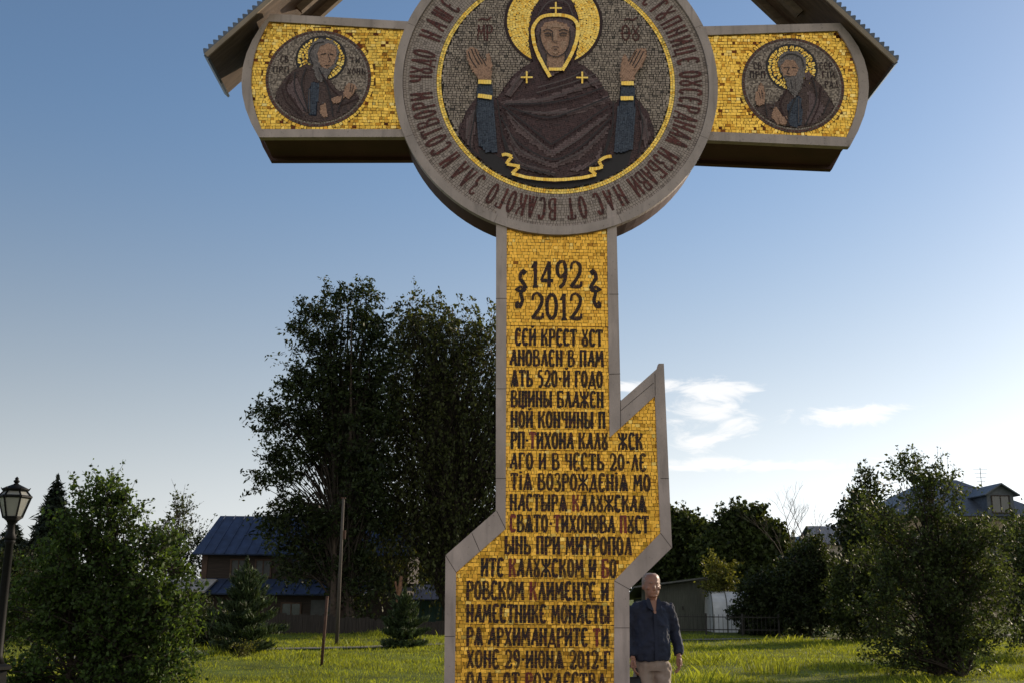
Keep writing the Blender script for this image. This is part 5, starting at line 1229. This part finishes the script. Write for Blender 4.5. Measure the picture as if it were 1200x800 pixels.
mb.loft([(0, .01, .92, .15, .10), (0, .01, 1.1, .15, .105), (0, .01, 1.3, .17, .11), (0, .01, 1.44, .16, .085), (0, .01, 1.5, .08, .06)], 16)
for A in arms_: mb.tube(A, [.055, .046, .04, .034, .028], 10)
for s in (-1, 1): mb.tube([(s*.09, .01, .93), (s*.1, .0, .5), (s*.105, .02, .09)], [.085, .055, .04], 10)
for s, A in zip((-1, 1), arms_):
    w_ = Vector(A[-1]); down = Vector((0, -.16, -1)).normalized(); fwd = Vector((0, -1, .16)).normalized(); inn = Vector((-s, 0, 0))
    palm = w_+down*.055
    mb.tube([w_, w_+down*.03, w_+down*.09], [.027, .036, .034], 8, flat=.62)
    for k, (off, ln) in enumerate(((.030, .075), (.010, .085), (-.010, .08), (-.029, .062))):
        a = w_+down*.085+fwd*off; b_ = a+down*ln*.45+inn*.008; c = b_+down*ln*.32+inn*.022; d_ = c+down*ln*.18+inn*.024
        mb.tube([a, b_, c, d_], [.0105, .0098, .0088, .0072], 7)
    a = w_+down*.03+fwd*.032; mb.tube([w_+down*.02+fwd*.012, a+fwd*.014, a+fwd*.026+down*.032+inn*.008, a+fwd*.024+down*.06+inn*.014], [.014, .0125, .011, .008], 7)
mb.v = [(v[0]*1.16, v[1]*1.05, v[2]) if v[2] > 1.535 else v for v in mb.v]
body = mb.build('body', M['skin'], man); rem(body, .0055, 4)
# eyes, brows, mouth, hair
for s in (-1, 1):
    mb = MB(); mb.ball((s*.031, hy-.0855, 1.672), (.011, .006, .0055), 8, 6); mb.build('eye', M['eye'], man, True)
    mb = MB(); mb.tube([(s*.012, hy-.1, 1.694), (s*.032, hy-.099, 1.700), (s*.052, hy-.083, 1.692)], [.005, .006, .004], 6); mb.build('eyebrow', M['hair'], man, True)
mb = MB(); mb.tube([(-.024, hy-.094, 1.588), (0, hy-.103, 1.592), (.024, hy-.094, 1.588)], [.003, .005, .003], 6); mb.build('mouth', mat('lips', (.2, .08, .06), .6), man, True)
mb = MB(); V_ = []
mb.loft([(0, hy+.028, 1.62, .06, .075), (0, hy+.026, 1.66, .079, .08), (0, hy+.02, 1.70, .087, .092), (0, hy+.02, 1.735, .085, .092), (0, hy+.022, 1.77, .078, .084), (0, hy+.018, 1.79, .062, .068), (0, hy+.016, 1.803, .036, .042)], 18)
mb.v = [(v[0]*1.16, v[1]*1.05, v[2]) for v in mb.v]
hair = mb.build('hair', M['hair'], man, True); rem(hair, .006, 3, .5, .008, .03)
# shirt
mb = MB()
mb.loft([(0, .005, .885, .2, .14), (0, .005, .95, .204, .15), (0, .005, 1.05, .2, .155), (0, .008, 1.2, .195, .145), (0, .01, 1.33, .195, .135), (0, .012, 1.41, .18, .118), (0, .012, 1.465, .125, .09), (0, .012, 1.515, .082, .072)], 22, power=2.3)
for A in arms_: mb.tube(A[:4]+[tuple(Vector(A[3]).lerp(Vector(A[4]), .75))], [.082, .072, .062, .058, .052], 12)
for s in (-1, 1): mb.ball((s*.14, .01, 1.445), (.085, .075, .055), 12, 8)
shirt = mb.build('shirt', M['shirt'], man); rem(shirt, .011, 2, .5, .04, .075)
# open collar: a V of skin, two collar wings, placket
mb = MB(); mb.plate([[(-.048, 1.515), (-.008, 1.375), (.01, 1.375), (.052, 1.515)]], 0, .02)
def drape(v): return (v[0], v[1]-.146+max(0., (v[2]-1.37))*.45, v[2])
mb.v = [drape(v) for v in mb.v]; mb.build('open_neck', M['skin'], man)
for s in (-1, 1):
    mb = MB(); mb.plate([[(s*.04, 1.525), (s*.012, 1.40), (s*.072, 1.435), (s*.085, 1.50), (s*.06, 1.54)]], -.012, .004); mb.v = [drape(v) for v in mb.v]
    c = mb.build('collar', M['shirt'], man)
mb = MB(); mb.box(-.016, .02, -.166, -.15, .9, 1.37); mb.v = [(v[0], v[1]+(.022 if v[2] > 1.2 else 0), v[2]) for v in mb.v]; mb.build('placket', M['shirt'], man)
mb = MB(); mb.box(.06, .14, -.1445, -.13, 1.25, 1.256); mb.build('pocket_flap', M['shirt'], man)
# trousers
mb = MB(); mb.loft([(0, .01, .78, .185, .125), (0, .01, .86, .188, .13), (0, .01, .97, .175, .12)], 18)
for s in (-1, 1): mb.tube([(s*.092, .01, .86), (s*.1, .005, .7), (s*.105, .0, .48), (s*.11, .015, .2), (s*.112, .02, .07)], [.112, .108, .088, .08, .082], 14)
tr = mb.build('trousers', M['trouser'], man); rem(tr, .011, 2, .5, .038, .09)
for s in (-1, 1):
    mb = MB(); mb.loft([(s*.115, -.06, 0, .052, .14), (s*.115, -.06, .03, .054, .145), (s*.115, -.045, .06, .045, .115), (s*.115, .0, .095, .04, .06)], 14, power=2.4); mb.build('shoe', M['shoe'], man, True)
w_ = Vector(arms_[0][-1])
sb = thing('shoulder_bag', 'black bag held low in the hand of the man beside the cross', 'bag', (mb0.x+w_.x, Ym-.0, .0))
mb = MB(); mb.loft([(0, -.1, .50, .09, .05), (0, -.1, .54, .11, .06), (0, -.1, .66, .105, .055), (0, -.1, .72, .09, .03)], 14, power=3.); mb.build('pouch', M['bag'], sb, True)
mb = MB(); mb.tube([(-.07, -.1, .71), (-.05, -.085, .80), (0, -.075, .835), (.05, -.085, .80), (.07, -.1, .71)], [.012]*5, 8); mb.build('handle', M['bag'], sb, True)
